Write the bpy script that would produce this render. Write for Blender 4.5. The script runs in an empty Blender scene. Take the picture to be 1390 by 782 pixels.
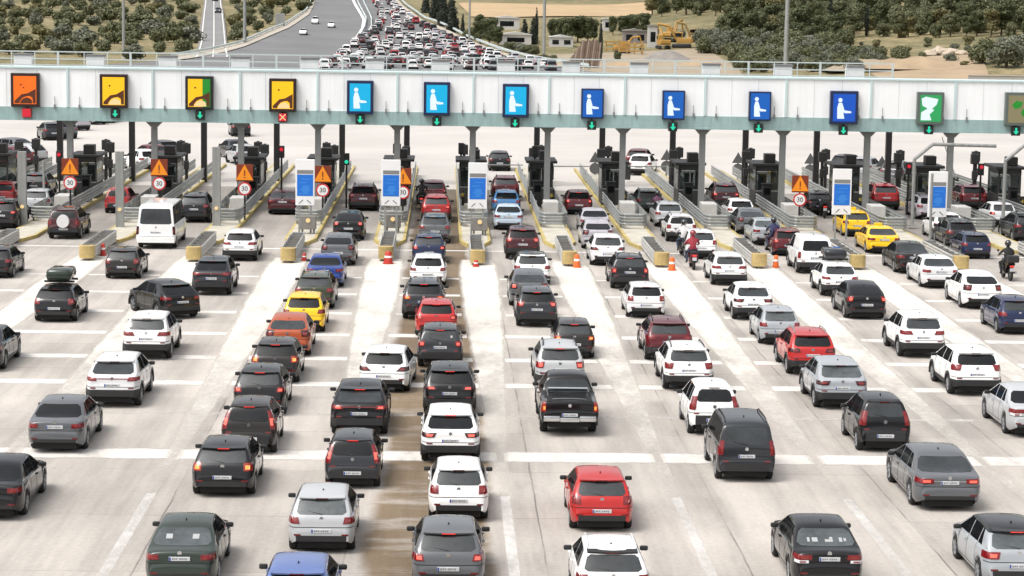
import bpy, bmesh, math, random
from mathutils import Vector, Matrix, noise
R = math.radians
SC = bpy.context.scene
COL = SC.collection
random.seed(7)

# ---------------------------------------------------------------- camera
H_CAM, F_PX, CX, CY = 12.6, 3100.0, 695.0, 391.0
VPX, VPY, ROLL = 605.0, -5.0, 0.0155
c_y = Vector((VPX - CX, -(VPY - CY), -F_PX)).normalized()
_b = (VPY - CY) - ROLL * (VPX - CX)
c_z = Vector((ROLL, 1.0, -_b / F_PX)).normalized()
c_y = (c_y - c_z * c_y.dot(c_z)).normalized()
c_x = c_y.cross(c_z)
ROT = Matrix((c_x, c_y, c_z))
cam = bpy.data.cameras.new('camera')
cam.sensor_width = 36.0
cam.lens = 36.0 * F_PX / 1390.0
cam.clip_start, cam.clip_end = 1.0, 8000.0
camo = bpy.data.objects.new('camera', cam)
camo.matrix_world = Matrix.Translation((0, 0, H_CAM)) @ ROT.to_4x4()
COL.objects.link(camo)
SC.camera = camo

# ---------------------------------------------------------------- light
SUN_EL, SUN_AZ = 60.0, 236.0          # high, behind the camera, veiled by cloud
world = bpy.data.worlds.new('World'); SC.world = world; world.use_nodes = True
nt = world.node_tree; nt.nodes.clear()
sky = nt.nodes.new('ShaderNodeTexSky'); sky.sky_type = 'NISHITA'; sky.sun_disc = False
sky.sun_elevation = R(SUN_EL); sky.sun_rotation = R(SUN_AZ)
sky.air_density = 1.0; sky.dust_density = 6.0; sky.ozone_density = 1.0
hs = nt.nodes.new('ShaderNodeHueSaturation'); hs.inputs['Saturation'].default_value = 0.22
bg = nt.nodes.new('ShaderNodeBackground'); bg.inputs['Strength'].default_value = 0.15
wo = nt.nodes.new('ShaderNodeOutputWorld')
nt.links.new(sky.outputs[0], hs.inputs['Color']); nt.links.new(hs.outputs[0], bg.inputs[0]); nt.links.new(bg.outputs[0], wo.inputs[0])
sun = bpy.data.lights.new('sun', 'SUN'); sun.energy = 0.75; sun.angle = R(20); sun.color = (1.0, 0.96, 0.9)
suno = bpy.data.objects.new('sun', sun); COL.objects.link(suno)
_az, _el = R(SUN_AZ), R(SUN_EL)
_d = Vector((math.sin(_az) * math.cos(_el), math.cos(_az) * math.cos(_el), math.sin(_el)))
suno.rotation_euler = _d.to_track_quat('Z', 'Y').to_euler()
SC.view_settings.view_transform = 'Standard'
SC.view_settings.look = 'None'
SC.view_settings.gamma = 1.0
SC.view_settings.exposure = 0.66
SC.view_settings.use_curve_mapping = False

# ---------------------------------------------------------------- where things stand
def ray(px, py):
    return ROT @ Vector((px - CX, -(py - CY), -F_PX))
def G(px, py, z=0.0):
    d = ray(px, py); t = (z - H_CAM) / d.z
    return Vector((d.x * t, d.y * t, z))
def at_depth(px, py, Y):
    d = ray(px, py); t = Y / d.y
    return Vector((d.x * t, Y, H_CAM + d.z * t))
def sstep(a, b, v):
    t = min(1.0, max(0.0, (v - a) / (b - a))); return t * t * (3 - 2 * t)
def terr(x, y):
    z = 0.029 * max(0.0, y - 420.0) * sstep(400, 560, y)
    z += 0.085 * max(0.0, x - 48 - 0.02 * (y - 350)) * sstep(330, 420, y) * sstep(48, 80, x)
    z += 0.05 * max(0.0, -x - 70) * sstep(380, 480, y)
    z += sstep(1000, 2200, y) * 45
    far = sstep(430, 620, y)
    z += far * 1.2 * noise.noise(Vector((x * 0.02, y * 0.011, 3.1)))
    return z - 0.06
def T(px, py):
    d = ray(px, py); d = d / d.y
    y = 60.0
    while y < 3000:
        z = H_CAM + d.z * y
        if z <= terr(d.x * y, y): break
        y += 2.0
    return Vector((d.x * y, y, terr(d.x * y, y)))

# ---------------------------------------------------------------- materials
MATS = {}
def mat(name, col, rough=0.6, metal=0.0, coat=0.0, emit=None, estr=0.0, var=0.0, vscale=3.0, spec=0.5, bump=0.0, coat_ior=1.5):
    m = bpy.data.materials.new(name); m.use_nodes = True
    n = m.node_tree.nodes; l = m.node_tree.links
    p = n['Principled BSDF']
    p.inputs['Base Color'].default_value = (*col, 1)
    p.inputs['Roughness'].default_value = rough
    p.inputs['Metallic'].default_value = metal
    p.inputs['Coat Weight'].default_value = coat
    p.inputs['Coat Roughness'].default_value = 0.04
    p.inputs['Specular IOR Level'].default_value = spec
    p.inputs['Coat IOR'].default_value = coat_ior
    if emit:
        p.inputs['Emission Color'].default_value = (*emit, 1); p.inputs['Emission Strength'].default_value = estr
    if var or bump:
        tc = n.new('ShaderNodeTexCoord'); nz = n.new('ShaderNodeTexNoise')
        nz.inputs['Scale'].default_value = vscale; nz.inputs['Detail'].default_value = 6; nz.inputs['Roughness'].default_value = 0.65
        l.new(tc.outputs['Object'], nz.inputs['Vector'])
        if var:
            mr = n.new('ShaderNodeMapRange'); mr.inputs[1].default_value = 0.25; mr.inputs[2].default_value = 0.75
            mr.inputs[3].default_value = 1 - var; mr.inputs[4].default_value = 1 + var
            l.new(nz.outputs[0], mr.inputs[0])
            vm = n.new('ShaderNodeVectorMath'); vm.operation = 'SCALE'; vm.inputs[0].default_value = col
            l.new(mr.outputs[0], vm.inputs['Scale']); l.new(vm.outputs[0], p.inputs['Base Color'])
        if bump:
            b = n.new('ShaderNodeBump'); b.inputs['Strength'].default_value = bump; b.inputs['Distance'].default_value = 0.05
            l.new(nz.outputs[0], b.inputs['Height']); l.new(b.outputs[0], p.inputs['Normal'])
    MATS[name] = m
    return m
PAINT = {
 'white': (0.80, 0.80, 0.79), 'pearl': (0.66, 0.66, 0.66), 'silver': (0.42, 0.43, 0.44), 'lightgrey': (0.33, 0.35, 0.37), 'lilac': (0.40, 0.38, 0.41),
 'grey': (0.105, 0.11, 0.118), 'darkgrey': (0.026, 0.028, 0.032), 'black': (0.008, 0.008, 0.009), 'brownblack': (0.017, 0.013, 0.012),
 'navy': (0.012, 0.020, 0.060), 'blue': (0.02, 0.05, 0.22), 'skyblue': (0.05, 0.17, 0.36), 'paleblue': (0.42, 0.50, 0.58), 'periwinkle': (0.10, 0.15, 0.34),
 'red': (0.34, 0.014, 0.014), 'brightred': (0.43, 0.022, 0.020), 'maroon': (0.10, 0.010, 0.014), 'wine': (0.055, 0.010, 0.013), 'orange': (0.36, 0.075, 0.028), 'yellow': (0.82, 0.50, 0.012),
 'green': (0.030, 0.042, 0.034), 'olive': (0.035, 0.042, 0.022)}
for k, c in PAINT.items():
    mat('paint_' + k, c, rough=0.45, coat=1.0, var=0.05, vscale=1.5, spec=0.04, coat_ior=1.46)
mat('glass', (0.008, 0.009, 0.010), rough=0.07, var=0.4, vscale=2.0, spec=0.32)
mat('glass_mid', (0.032, 0.036, 0.038), rough=0.05, var=0.5, vscale=1.6, spec=0.5)
mat('side_glass', (0.008, 0.009, 0.010), rough=0.12, var=0.4, vscale=2.0, spec=0.0, coat=0.16)
mat('glass_pale', (0.07, 0.08, 0.083), rough=0.07, var=0.6, vscale=1.6)
mat('plastic', (0.016, 0.016, 0.017), rough=0.55)
mat('seam', (0.006, 0.006, 0.006), rough=0.8)
mat('tyre', (0.014, 0.014, 0.014), rough=0.85)
mat('rim', (0.33, 0.34, 0.35), rough=0.35, metal=0.7)
mat('rim_dark', (0.03, 0.03, 0.03), rough=0.4, metal=0.3)
mat('chrome', (0.6, 0.61, 0.62), rough=0.2, metal=0.9)
mat('tail_off', (0.17, 0.007, 0.009), rough=0.14, coat=0.5)
mat('tail_smoke', (0.040, 0.006, 0.007), rough=0.12, coat=0.5)
mat('tail_amber', (0.26, 0.020, 0.010), rough=0.2, coat=0.4)
mat('reflector_red', (0.14, 0.008, 0.008), rough=0.2, coat=0.4)
mat('brake_off', (0.10, 0.006, 0.006), rough=0.2)
mat('brake_lit', (0.4, 0.02, 0.02), rough=0.2, emit=(1.0, 0.07, 0.05), estr=.45)
mat('bulb_off', (0.22, 0.020, 0.018), rough=0.1, coat=0.6)
mat('bulb_lit', (0.5, 0.05, 0.04), rough=0.2, emit=(1.0, 0.14, 0.09), estr=0.75)
mat('bulb_amber', (0.5, 0.1, 0.02), rough=0.2, emit=(1.0, 0.30, 0.07), estr=1.0)
mat('reflector_white', (0.72, 0.72, 0.72), rough=0.15, coat=1.0)
mat('plate', (0.52, 0.53, 0.54), rough=0.5, var=0.1, vscale=16)
mat('plate_dark', (0.20, 0.20, 0.21), rough=0.6)
mat('plate_blue', (0.02, 0.06, 0.30), rough=0.5)
mat('sticker', (0.36, 0.37, 0.37), rough=0.4)  # window stickers, and the green sedan's headrest covers
mat('headlight', (0.6, 0.62, 0.65), rough=0.08, coat=1.0)

# ---------------------------------------------------------------- mesh helpers
def finish(bm, name, m, parent=None, smooth=None, loc=None):
    me = bpy.data.meshes.new(name)
    bmesh.ops.recalc_face_normals(bm, faces=bm.faces) if smooth != 'keep' else None
    bm.to_mesh(me); bm.free()
    for mm in (m if isinstance(m, (list, tuple)) else [m]):
        me.materials.append(MATS[mm] if isinstance(mm, str) else mm)
    if smooth:
        for p in me.polygons: p.use_smooth = True
        me.set_sharp_from_angle(angle=R(38 if not isinstance(smooth, (int, float)) or smooth is True else smooth))
    o = bpy.data.objects.new(name, me); COL.objects.link(o)
    if parent is not None: o.parent = parent
    if loc is not None: o.location = loc
    return o
def tag(o, label=None, cat=None, group=None, kind=None):
    if label: o['label'] = label
    if cat: o['category'] = cat
    if group: o['group'] = group
    if kind: o['kind'] = kind
    return o
def thing(name, loc, label, cat, group=None, rz=0.0):
    o = bpy.data.objects.new(name, None); COL.objects.link(o)
    o.empty_display_size = 0.3
    o.location = loc; o.rotation_euler = (0, 0, rz)
    return tag(o, label, cat, group)
def kids(o):
    return list(o.children)
def dup(root, loc=None, rz=None, label=None, group=None, override=None, scale=None):
    def cp(o, par):
        c = o.copy(); COL.objects.link(c)
        if par is not None: c.parent = par
        if override and c.type == 'MESH':
            for s in c.material_slots:
                if s.material and s.material.name in override:
                    mm = override[s.material.name]
                    s.link = 'OBJECT'; s.material = MATS[mm]
        for k in (KIDS[o.name] if o.name in KIDS else kids(o)): cp(k, c)
        return c
    r = cp(root, None)
    if loc is not None: r.location = loc
    if rz is not None: r.rotation_euler = (0, 0, rz)
    if scale is not None: r.scale = scale
    if label: r['label'] = label
    if group: r['group'] = group
    return r
KIDS = {}
def box(bm, x0, x1, y0, y1, z0, z1, mi=0, bev=0.0):
    v = [bm.verts.new(p) for p in ((x0, y0, z0), (x1, y0, z0), (x1, y1, z0), (x0, y1, z0), (x0, y0, z1), (x1, y0, z1), (x1, y1, z1), (x0, y1, z1))]
    fs = [bm.faces.new([v[i] for i in f]) for f in ((3, 2, 1, 0), (4, 5, 6, 7), (0, 1, 5, 4), (1, 2, 6, 5), (2, 3, 7, 6), (3, 0, 4, 7))]
    for f in fs: f.material_index = mi
    if bev:
        es = list({e for f in fs for e in f.edges})
        r = bmesh.ops.bevel(bm, geom=es, offset=bev, segments=2, affect='EDGES', profile=0.5)
        for f in r['faces']: f.material_index = mi
    return v
def cyl(bm, p0, p1, r0, r1=None, n=12, mi=0, caps=True):
    r1 = r0 if r1 is None else r1
    p0, p1 = Vector(p0), Vector(p1); d = (p1 - p0).normalized()
    a = d.orthogonal().normalized(); b = d.cross(a)
    A = [bm.verts.new(p0 + (a * math.cos(2 * math.pi * i / n) + b * math.sin(2 * math.pi * i / n)) * r0) for i in range(n)]
    B = [bm.verts.new(p1 + (a * math.cos(2 * math.pi * i / n) + b * math.sin(2 * math.pi * i / n)) * r1) for i in range(n)]
    for i in range(n):
        f = bm.faces.new((A[i], A[(i + 1) % n], B[(i + 1) % n], B[i])); f.material_index = mi
    if caps:
        bm.faces.new(list(reversed(A))).material_index = mi; bm.faces.new(B).material_index = mi
def tube(bm, pts, r, n=8, mi=0):
    for a, b in zip(pts, pts[1:]): cyl(bm, a, b, r, r, n, mi)
def prism(bm, pts, y0, y1, mi=0):
    """polygon in (x, z) pushed through y"""
    A = [bm.verts.new((x, y0, z)) for x, z in pts]; B = [bm.verts.new((x, y1, z)) for x, z in pts]
    n = len(pts)
    bm.faces.new(A).material_index = mi; bm.faces.new(list(reversed(B))).material_index = mi
    for i in range(n): bm.faces.new((A[i], B[i], B[(i + 1) % n], A[(i + 1) % n])).material_index = mi
def lathe_x(bm, prof, n=24, mi=0):
    """profile of (x, r) spun round the x axis"""
    rings = [[bm.verts.new((x, r * math.cos(2 * math.pi * i / n), r * math.sin(2 * math.pi * i / n))) for i in range(n)] for x, r in prof]
    for a, b in zip(rings, rings[1:]):
        for i in range(n): bm.faces.new((a[i], a[(i + 1) % n], b[(i + 1) % n], b[i])).material_index = mi
    return rings
def lathe_z(bm, prof, n=16, mi=0, cx=0, cy=0):
    rings = [[bm.verts.new((cx + r * math.cos(2 * math.pi * i / n), cy + r * math.sin(2 * math.pi * i / n), z)) for i in range(n)] for z, r in prof]
    for a, b in zip(rings, rings[1:]):
        for i in range(n): bm.faces.new((a[i], a[(i + 1) % n], b[(i + 1) % n], b[i])).material_index = mi
    bm.faces.new(list(reversed(rings[0]))).material_index = mi; bm.faces.new(rings[-1]).material_index = mi
# ---------------------------------------------------------------- vehicles
def interp(tab, y):
    if y <= tab[0][0]: return tab[0][1]
    for (a, b), (c, d) in zip(tab, tab[1:]):
        if y <= c: return b + (d - b) * ((y - a) / (c - a) if c > a else 1)
    return tab[-1][1]
def chaikin(p, n=2, k=0.22):
    for _ in range(n):
        q = [p[0]]
        for a, b in zip(p, p[1:]):
            q.append((a[0] + (b[0] - a[0]) * k, a[1] + (b[1] - a[1]) * k))
            q.append((a[0] + (b[0] - a[0]) * (1 - k), a[1] + (b[1] - a[1]) * (1 - k)))
        q.append(p[-1]); p = q
    return p
class Shape:
    def __init__(s, sp):
        s.sp = sp; s.L, s.W, s.H = sp['L'], sp['W'], sp['H']
        s.prof = chaikin(sp['prof'])
        s.half = s.W / 2; s.tum = sp.get('tum', 0.44)
    def top(s, y): return interp(s.prof, y)
    def y_at(s, z):
        best = 0
        for (a, b), (c, d) in zip(s.prof, s.prof[1:]):
            if b <= z <= d and a < s.L * .5: return a + (c - a) * ((z - b) / (d - b) if d > b else 0)
        return best
    def belt(s, y): return s.sp['belt'][0] + (s.sp['belt'][1] - s.sp['belt'][0]) * y / s.L
    def wide(s, y):
        rr, rf = s.sp.get('rr', 0.58), 0.95
        w = s.half
        if y < rr: w *= 1 - s.sp.get('rdrop', 0.19) * ((rr - y) / rr) ** 2.4
        if y > s.L - rf: w *= 1 - 0.24 * ((y - s.L + rf) / rf) ** 2.4
        return w
    def low(s, y):
        sp = s.sp; z = sp['sill']
        if y < 0.5: z += (sp.get('tailz', 0.36) - sp['sill']) * ((0.5 - y) / 0.5) ** 1.5
        if y > s.L - 0.6: z += 0.03
        ra = sp['wr'] + 0.055
        for ya in sp['axles']:
            d = abs(y - ya)
            if d < ra: z = max(z, sp['wr'] + math.sqrt(ra * ra - d * d) * 1.0 - 0.0)
        return z
    def wtop(s, y):
        zt = s.top(y); zs = min(s.belt(y), zt - 0.06)
        return max(0.2, s.wide(y) - 0.075 - max(0, zt - zs - 0.1) * s.tum)
    def ring(s, y):
        zt = s.top(y); zl = min(s.low(y), zt - 0.05); zs = max(zl + 0.03, min(s.belt(y), zt - 0.06))
        w = s.wide(y); h = zs - zl; wt = s.wtop(y)
        p5 = (w - 0.075, zs + 0.018); p7 = (wt, zt - 0.045 if zt - zs > 0.1 else zt - 0.03)
        if p7[1] < p5[1]: p7 = (p7[0], p5[1] + 0.004)
        return [(w - 0.085, zl), (w - 0.030, zl + 0.10 * h), (w, zl + 0.40 * h), (w - 0.004, zl + 0.62 * h), (w - 0.022, zl + 0.82 * h), (w - 0.050, zs), p5,
                ((p5[0] + p7[0]) / 2 + 0.008, (p5[1] + p7[1]) / 2), p7, (wt - 0.03, zt - 0.018), (wt - 0.11, zt - 0.001), (wt * 0.5, zt + 0.020), (0, zt + 0.028)]
    def stations(s):
        ys = [s.prof[0][0]]
        for (a, b), (c, d) in zip(s.prof, s.prof[1:]):
            n = max(1, int(max(abs(c - a) / 0.10, abs(d - b) / 0.09)))
            for i in range(1, n + 1): ys.append(a + (c - a) * i / n)
        ra = s.sp['wr'] + 0.055
        for ya in s.sp['axles']:
            for k in range(-9, 10): ys.append(ya + ra * math.sin(k / 9 * math.pi / 2))
            ys += [ya - ra - 0.002, ya + ra + 0.002]
        ys = sorted(ys); out = [ys[0]]
        for y in ys[1:]:
            if y - out[-1] > 0.0018: out.append(y)
        return out
    def body(s):
        bm = bmesh.new(); rows = []
        for y in s.stations():
            r = s.ring(y)
            rows.append([bm.verts.new((x, y, z)) for x, z in r] + [bm.verts.new((-x, y, z)) for x, z in reversed(r[:-1])])
        for a, b in zip(rows, rows[1:]):
            for i in range(len(a) - 1): bm.faces.new((a[i], a[i + 1], b[i + 1], b[i]))
        bm.faces.new(rows[0]); bm.faces.new(list(reversed(rows[-1])))
        bmesh.ops.recalc_face_normals(bm, faces=bm.faces)
        return bm
def patch(src, planes, off=0.006, rim=0.012):
    bm = src.copy()
    for co, no in planes:
        g = bm.verts[:] + bm.edges[:] + bm.faces[:]
        if not g: break
        bmesh.ops.bisect_plane(bm, geom=g, plane_co=Vector(co), plane_no=Vector(no).normalized(), clear_outer=True, dist=1e-5)
    if not bm.faces: bm.free(); return None
    bm.normal_update()
    nn = {v: v.normal.copy() for v in bm.verts}
    for v in bm.verts: v.co += nn[v] * off
    be = [e for e in bm.edges if e.is_boundary]
    r = bmesh.ops.extrude_edge_only(bm, edges=be)
    nv = [g for g in r['geom'] if isinstance(g, bmesh.types.BMVert)]
    bm.normal_update()
    for v in nv:
        src_n = None
        for e in v.link_edges:
            o = e.other_vert(v)
            if o in nn: src_n = nn[o]
        if src_n is not None: v.co -= src_n * (rim + off)
    return bm
def P(axis, val, sign):
    """keep the side: sign=+1 keeps coordinates below val, -1 keeps above"""
    no = [0, 0, 0]; no[axis] = sign; co = [0, 0, 0]; co[axis] = val
    return (co, no)
def slant(a, b, axis, sign):
    """plane holding the line a-b seen in (axis, z); keeps the lower side of that axis when sign=+1"""
    da, dz = b[0] - a[0], b[1] - a[1]
    no = [0, 0, 0]; no[axis] = dz * sign; no[2] = -da * sign
    if dz < 0: no = [-q for q in no]
    co = [0, 0, 0]; co[axis] = a[0]; co[2] = a[1]
    return (co, no)

def wheel_meshes(r, w, dark=False, cover=False):
    bm = bmesh.new()
    lathe_x(bm, [(-w / 2, r * .62), (-w / 2, r * .9), (-w / 2 + .02, r * .975), (-w / 2 + .05, r), (w / 2 - .05, r), (w / 2 - .02, r * .975), (w / 2, r * .9), (w / 2, r * .66), (w / 2 - .03, r * .62)], 28)
    me = bpy.data.meshes.new('wheel'); bmesh.ops.recalc_face_normals(bm, faces=bm.faces); bm.to_mesh(me); bm.free(); me.materials.append(MATS['tyre'])
    for p in me.polygons: p.use_smooth = True
    bm = bmesh.new(); ri = r * .66
    rings = lathe_x(bm, [(w / 2 - .055, ri * .12), (w / 2 - .06, ri * .9)], 24, 1)
    lathe_x(bm, [(w / 2 - .06, ri * .9), (w / 2 - .002, ri * .93), (w / 2 + .004, ri), (w / 2 - .02, ri)], 28)
    for k in range(5):
        a = 2 * math.pi * k / 5
        for da in (-.13, .13):
            c0 = Vector((w / 2 - .012, math.cos(a) * ri * .12, math.sin(a) * ri * .12)); c1 = Vector((w / 2 - .006, math.cos(a + da) * ri * .93, math.sin(a + da) * ri * .93))
            cyl(bm, c0, c1, ri * .075, ri * .085, 6, 0)
    cyl(bm, (w / 2 - .04, 0, 0), (w / 2 + .006, 0, 0), ri * .18, ri * .14, 12, 0)
    m2 = bpy.data.meshes.new('rim'); bmesh.ops.recalc_face_normals(bm, faces=bm.faces); bm.to_mesh(m2); bm.free()
    m2.materials.append(MATS['rim']); m2.materials.append(MATS['seam'])
    return me, m2
WHEELS = {}
def make_car(kind, name, sp):
    """a vehicle heading +y, standing at its own centre; every part a mesh of its own"""
    s = Shape(sp); L, H, hw = s.L, s.H, s.half
    root = thing(name, (0, 0, 0), None, None)
    bm = s.body(); pieces = []
    def put(nm, b, m, parent=root, sm=True, loc=None):
        if b is None: return None
        bmesh.ops.translate(b, verts=b.verts, vec=(0, -L / 2, 0)) if loc is None else None
        return finish(b, nm, m, parent, sm, loc)
    src = bm.copy()
    body = put('body', bm, 'paint_white')
    # ---- glass
    if sp.get('rw'):
        zb, zt = sp['rw']; yb, yt = s.y_at(zb), s.y_at(zt)
        xb, xt = s.wtop(yb) - sp.get('rwm', 0.07), s.wtop(yt) - sp.get('rwm', 0.07) - 0.02
        pl = [P(1, L * .5, 1), P(2, zb, -1), P(2, zt, 1)]
        for sg in (1, -1):
            pl.append(((sg * xb, 0, zb), (sg * (zt - zb), 0, (xb - xt))))
            pl.append(((sg * (xb - .11), 0, zb), (sg * .6, 0, -1)))
            pl.append(((sg * (xt - .07), 0, zt), (sg * .6, 0, 1)))
        put('rear_window', patch(src, pl), sp.get('rglass', 'glass'))
        if sp.get('wiper', 1):
            b = bmesh.new(); cyl(b, (0.02, yb - .03, zb + .015), (-xb * .62, s.y_at(zb + .10) - .025, zb + .09), .012, .008, 6)
            put('wiper', b, 'plastic')
    for x0_, x1_, z0_, z1_ in sp.get('stickers', []):
        put('window_mark', patch(src, [P(0, x0_, -1), P(0, x1_, 1), P(2, z0_, -1), P(2, z1_, 1), P(1, L * .5, 1)], .010), 'sticker')
    ws = sp['ws']                                               # windscreen: (y_top, z_top, y_base, z_base)
    yt_, zt_, yb_, zb_ = ws
    xb, xt = s.wtop(yb_) - .05, s.wtop(yt_) - .06
    pl = [P(1, L * .45, -1), P(2, zb_ + .04, -1), P(2, zt_, 1)]
    for sg in (1, -1): pl.append(((sg * xb, 0, zb_), (sg * (zt_ - zb_), 0, (xb - xt))))
    put('windscreen', patch(src, pl), 'glass')
    ztop = sp.get('dlo_top', H - 0.115)
    (yr0, yr1) = sp['dlo_rear']; by = sp['bpillar']
    beltp = ((0, 0, s.belt(0) + .045), (0, (s.belt(L) - s.belt(0)) / L, -1))
    apil = slant((yb_ - .16, zb_), (yt_ - .17, zt_), 1, 1)
    cpil = slant((yr0, s.belt(0)), (yr1, ztop), 1, -1)
    for sg in (1, -1):
        base = [P(0, sg * 0.30, -sg), beltp, P(2, ztop, 1)]
        spl = [(None, by[0] - .035)] + [(a + .035, b - .035) for a, b in zip(by, by[1:])] + [(by[-1] + .035, None)]
        for a, b in spl:
            if sp.get('blind') and b is not None: continue
            pl = base + [cpil if a is None else P(1, a, -1), apil if b is None else P(1, b, 1)]
            put('side_window', patch(src, pl, .005), sp.get('sglass', 'side_glass'))
    # ---- lamps
    for (x0b, x0t, z0, z1, dy, m) in sp['lights']:
        y0, y1 = s.y_at(z0) + dy, s.y_at(z1) + dy
        for sg in ((1, -1) if x0b >= 0 else (0,)):
            pl = [P(2, z0, -1), P(2, z1, 1), slant((y0, z0), (y1, z1), 1, 1) if abs(y1 - y0) > 1e-4 else P(1, y0, 1)]
            if sg:
                pl.append(((sg * x0b, 0, z0), (-sg * (z1 - z0), 0, sg * (x0t - x0b) * sg)))
                lamp = put('tail_light', patch(src, pl, .012, .012), m)
                dzz, dxx = (z1 - z0), max(.10, hw - .06 - max(x0b, x0t))
                zi0, zi1 = z0 + dzz * .22, z1 - dzz * (.30 if dzz < .3 else .42)
                fr_ = lambda z: x0b + (x0t - x0b) * (z - z0) / dzz
                xi0, xi1 = fr_(zi0) + dxx * .22, fr_(zi1) + dxx * .22
                q = [P(2, zi0, -1), P(2, zi1, 1), P(1, s.y_at(zi1) + dy, 1), P(0, sg * (max(xi0, xi1) + dxx * .48), sg), ((sg * xi0, 0, zi0), (-sg * (zi1 - zi0), 0, xi1 - xi0))]
                put('bulb', patch(src, q, .019, .006), 'bulb_off', lamp)
            else:
                put('light_bar', patch(src, pl, .010, .012), m)
    for sg in (1, -1):
        hz = interp(s.prof, L - .35)
        put('headlight', patch(src, [P(0, sg * hw * .48, -sg), P(1, L - .50, -1), P(2, hz - .19, -1), P(2, hz - .04, 1)], .008), 'headlight')
    put('grille', patch(src, [P(0, hw * .44, 1), P(0, -hw * .44, -1), P(1, L - .3, -1), P(2, .36, -1), P(2, .60, 1)], .006), 'plastic')
    # ---- bumpers and cladding
    cz = sp.get('clad')
    if cz:
        put('lower_cladding', patch(src, [P(2, cz, 1), P(1, L - .06, 1)], .006), sp.get('cladm', 'plastic'))
        put('rear_bumper', patch(src, [P(2, sp['bump'], 1), P(1, .42, 1)], .010), 'plastic')
    else:
        put('rear_bumper', patch(src, [P(2, sp['bump'], 1), P(1, .33, 1), P(0, hw * .74, 1), P(0, -hw * .74, -1)], .008), 'plastic')
    # ---- seams: doors, tailgate, bumper
    sb = bmesh.new()
    def seam(pl):
        q = patch(src, pl, .003, .004)
        if q:
            me = bpy.data.meshes.new('t'); q.to_mesh(me); q.free(); sb.from_mesh(me); bpy.data.meshes.remove(me)
    for sg in (1, -1):
        dz = sp['sill'] + .14
        for yd in by + [sp['axles'][1] - sp['wr'] - .12]:
            seam([P(0, sg * .3, -sg), P(2, dz, -1), P(2, s.belt(yd) + .03, 1), P(1, yd - .008, -1), P(1, yd + .008, 1)])
        seam([P(0, sg * .3, -sg), P(2, dz - .016, -1), P(2, dz, 1), P(1, sp['axles'][0] + sp['wr'] + .1, -1), P(1, sp['axles'][1] - sp['wr'] - .1, 1)])
    bz = sp.get('seamz', .70)
    seam([P(1, .3, 1), P(2, bz, -1), P(2, bz + .018, 1)])
    put('panel_seam', sb, 'seam', sm=None)
    # ---- small parts
    b = bmesh.new(); pz = sp['plate']; yp = s.y_at(pz)
    box(b, -.26, .26, yp - .022, yp + .03, pz - .050, pz + .050, 0, .006); 
    for k, (a_, c_) in enumerate(((-.185, -.15), (-.135, -.10), (-.085, -.05), (-.005, .03), (.045, .08), (.095, .13), (.145, .18))): box(b, a_, c_, yp - .0245, yp - .0222, pz - .024 + .006 * (k % 3), pz + .022, 1)
    box(b, -.255, -.215, yp - .0245, yp - .0222, pz - .045, pz + .045, 2)
    put('number_plate', b, ['plate', 'plate_dark', 'plate_blue'], sm=None)
    if sp.get('badge'):
        b = bmesh.new(); z = sp['badge']; yy = s.y_at(z); cyl(b, (0, yy - .02, z), (0, yy + .03, z), .055, .055, 14); put('badge', b, 'chrome', sm=None)
    b = bmesh.new(); my, mz = yb_ - .38, s.belt(yb_) + .09
    for sg in (1, -1):
        b = bmesh.new(); x0 = s.wide(my) - .05
        vs = box(b, min(sg * x0, sg * (x0 + .20)), max(sg * x0, sg * (x0 + .20)), my - .05, my + .06, mz - .06, mz + .06, 0, .035)
        put('mirror', b, sp.get('mirror', 'plastic'))
    for sg in (1, -1):
        b = bmesh.new()
        for yd in [q for q in (by + [by[-1] + 1.0])][-2:]:
            x = s.wide(yd) - .004; z = s.belt(yd) - .10
            box(b, min(sg * (x - .02), sg * (x + .018)), max(sg * (x - .02), sg * (x + .018)), yd + .08, yd + .28, z - .016, z + .016, 0, .006)
        put('door_handle', b, sp.get('handle', 'paint_white'), sm=None)
    if sp.get('spoiler'):
        y0, y1, drop = sp['spoiler']; z = s.top(y1) + .004; w1 = s.wtop(y1) - .05
        b = bmesh.new(); prev = None
        rows = []
        for k in range(7):
            x = -w1 + 2 * w1 * k / 6; yy = y0 + .07 * abs(x / w1) ** 2
            rows.append([b.verts.new(q) for q in ((x, y1, z + .014), (x, yy, z - drop), (x, yy + .01, z - drop - .035), (x, y1, z - .06))])
        for a, c in zip(rows, rows[1:]):
            for i in range(4): b.faces.new((a[i], a[(i + 1) % 4], c[(i + 1) % 4], c[i]))
        b.faces.new(rows[0]); b.faces.new(list(reversed(rows[-1])))
        spo = put('spoiler', b, sp.get('spm', 'paint_white'), sm=30)
        b = bmesh.new(); box(b, -.16, .16, y0 - .006, y0 + .03, z - drop - .03, z - drop - .008); put('brake_light', b, 'brake_off', spo, None)
    if sp.get('fin', 1):
        b = bmesh.new(); ya = sp.get('fin_y', 1.0); z = s.top(ya) + .018
        for a, c, hh in ((0, .14, 0), ):
            v = [b.verts.new(q) for q in ((-.025, ya, z), (.025, ya, z), (.025, ya + .16, z), (-.025, ya + .16, z), (0, ya - .01, z + .07))]
            b.faces.new((v[0], v[1], v[4])); b.faces.new((v[1], v[2], v[4])); b.faces.new((v[2], v[3], v[4])); b.faces.new((v[3], v[0], v[4])); b.faces.new((v[3], v[2], v[1], v[0]))
        put('antenna', b, 'plastic', sm=None)
    if sp.get('rails'):
        for sg in (1, -1):
            b = bmesh.new(); y0, y1 = sp['rails']; pts = []
            for k in range(9):
                y = y0 + (y1 - y0) * k / 8; e = 0 if k in (0, 8) else .055
                pts.append((sg * (s.wtop(y) - .06), y, s.top(y) + e))
            tube(b, pts, .022, 8); put('roof_rail', b, sp.get('railm', 'plastic'))
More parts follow.
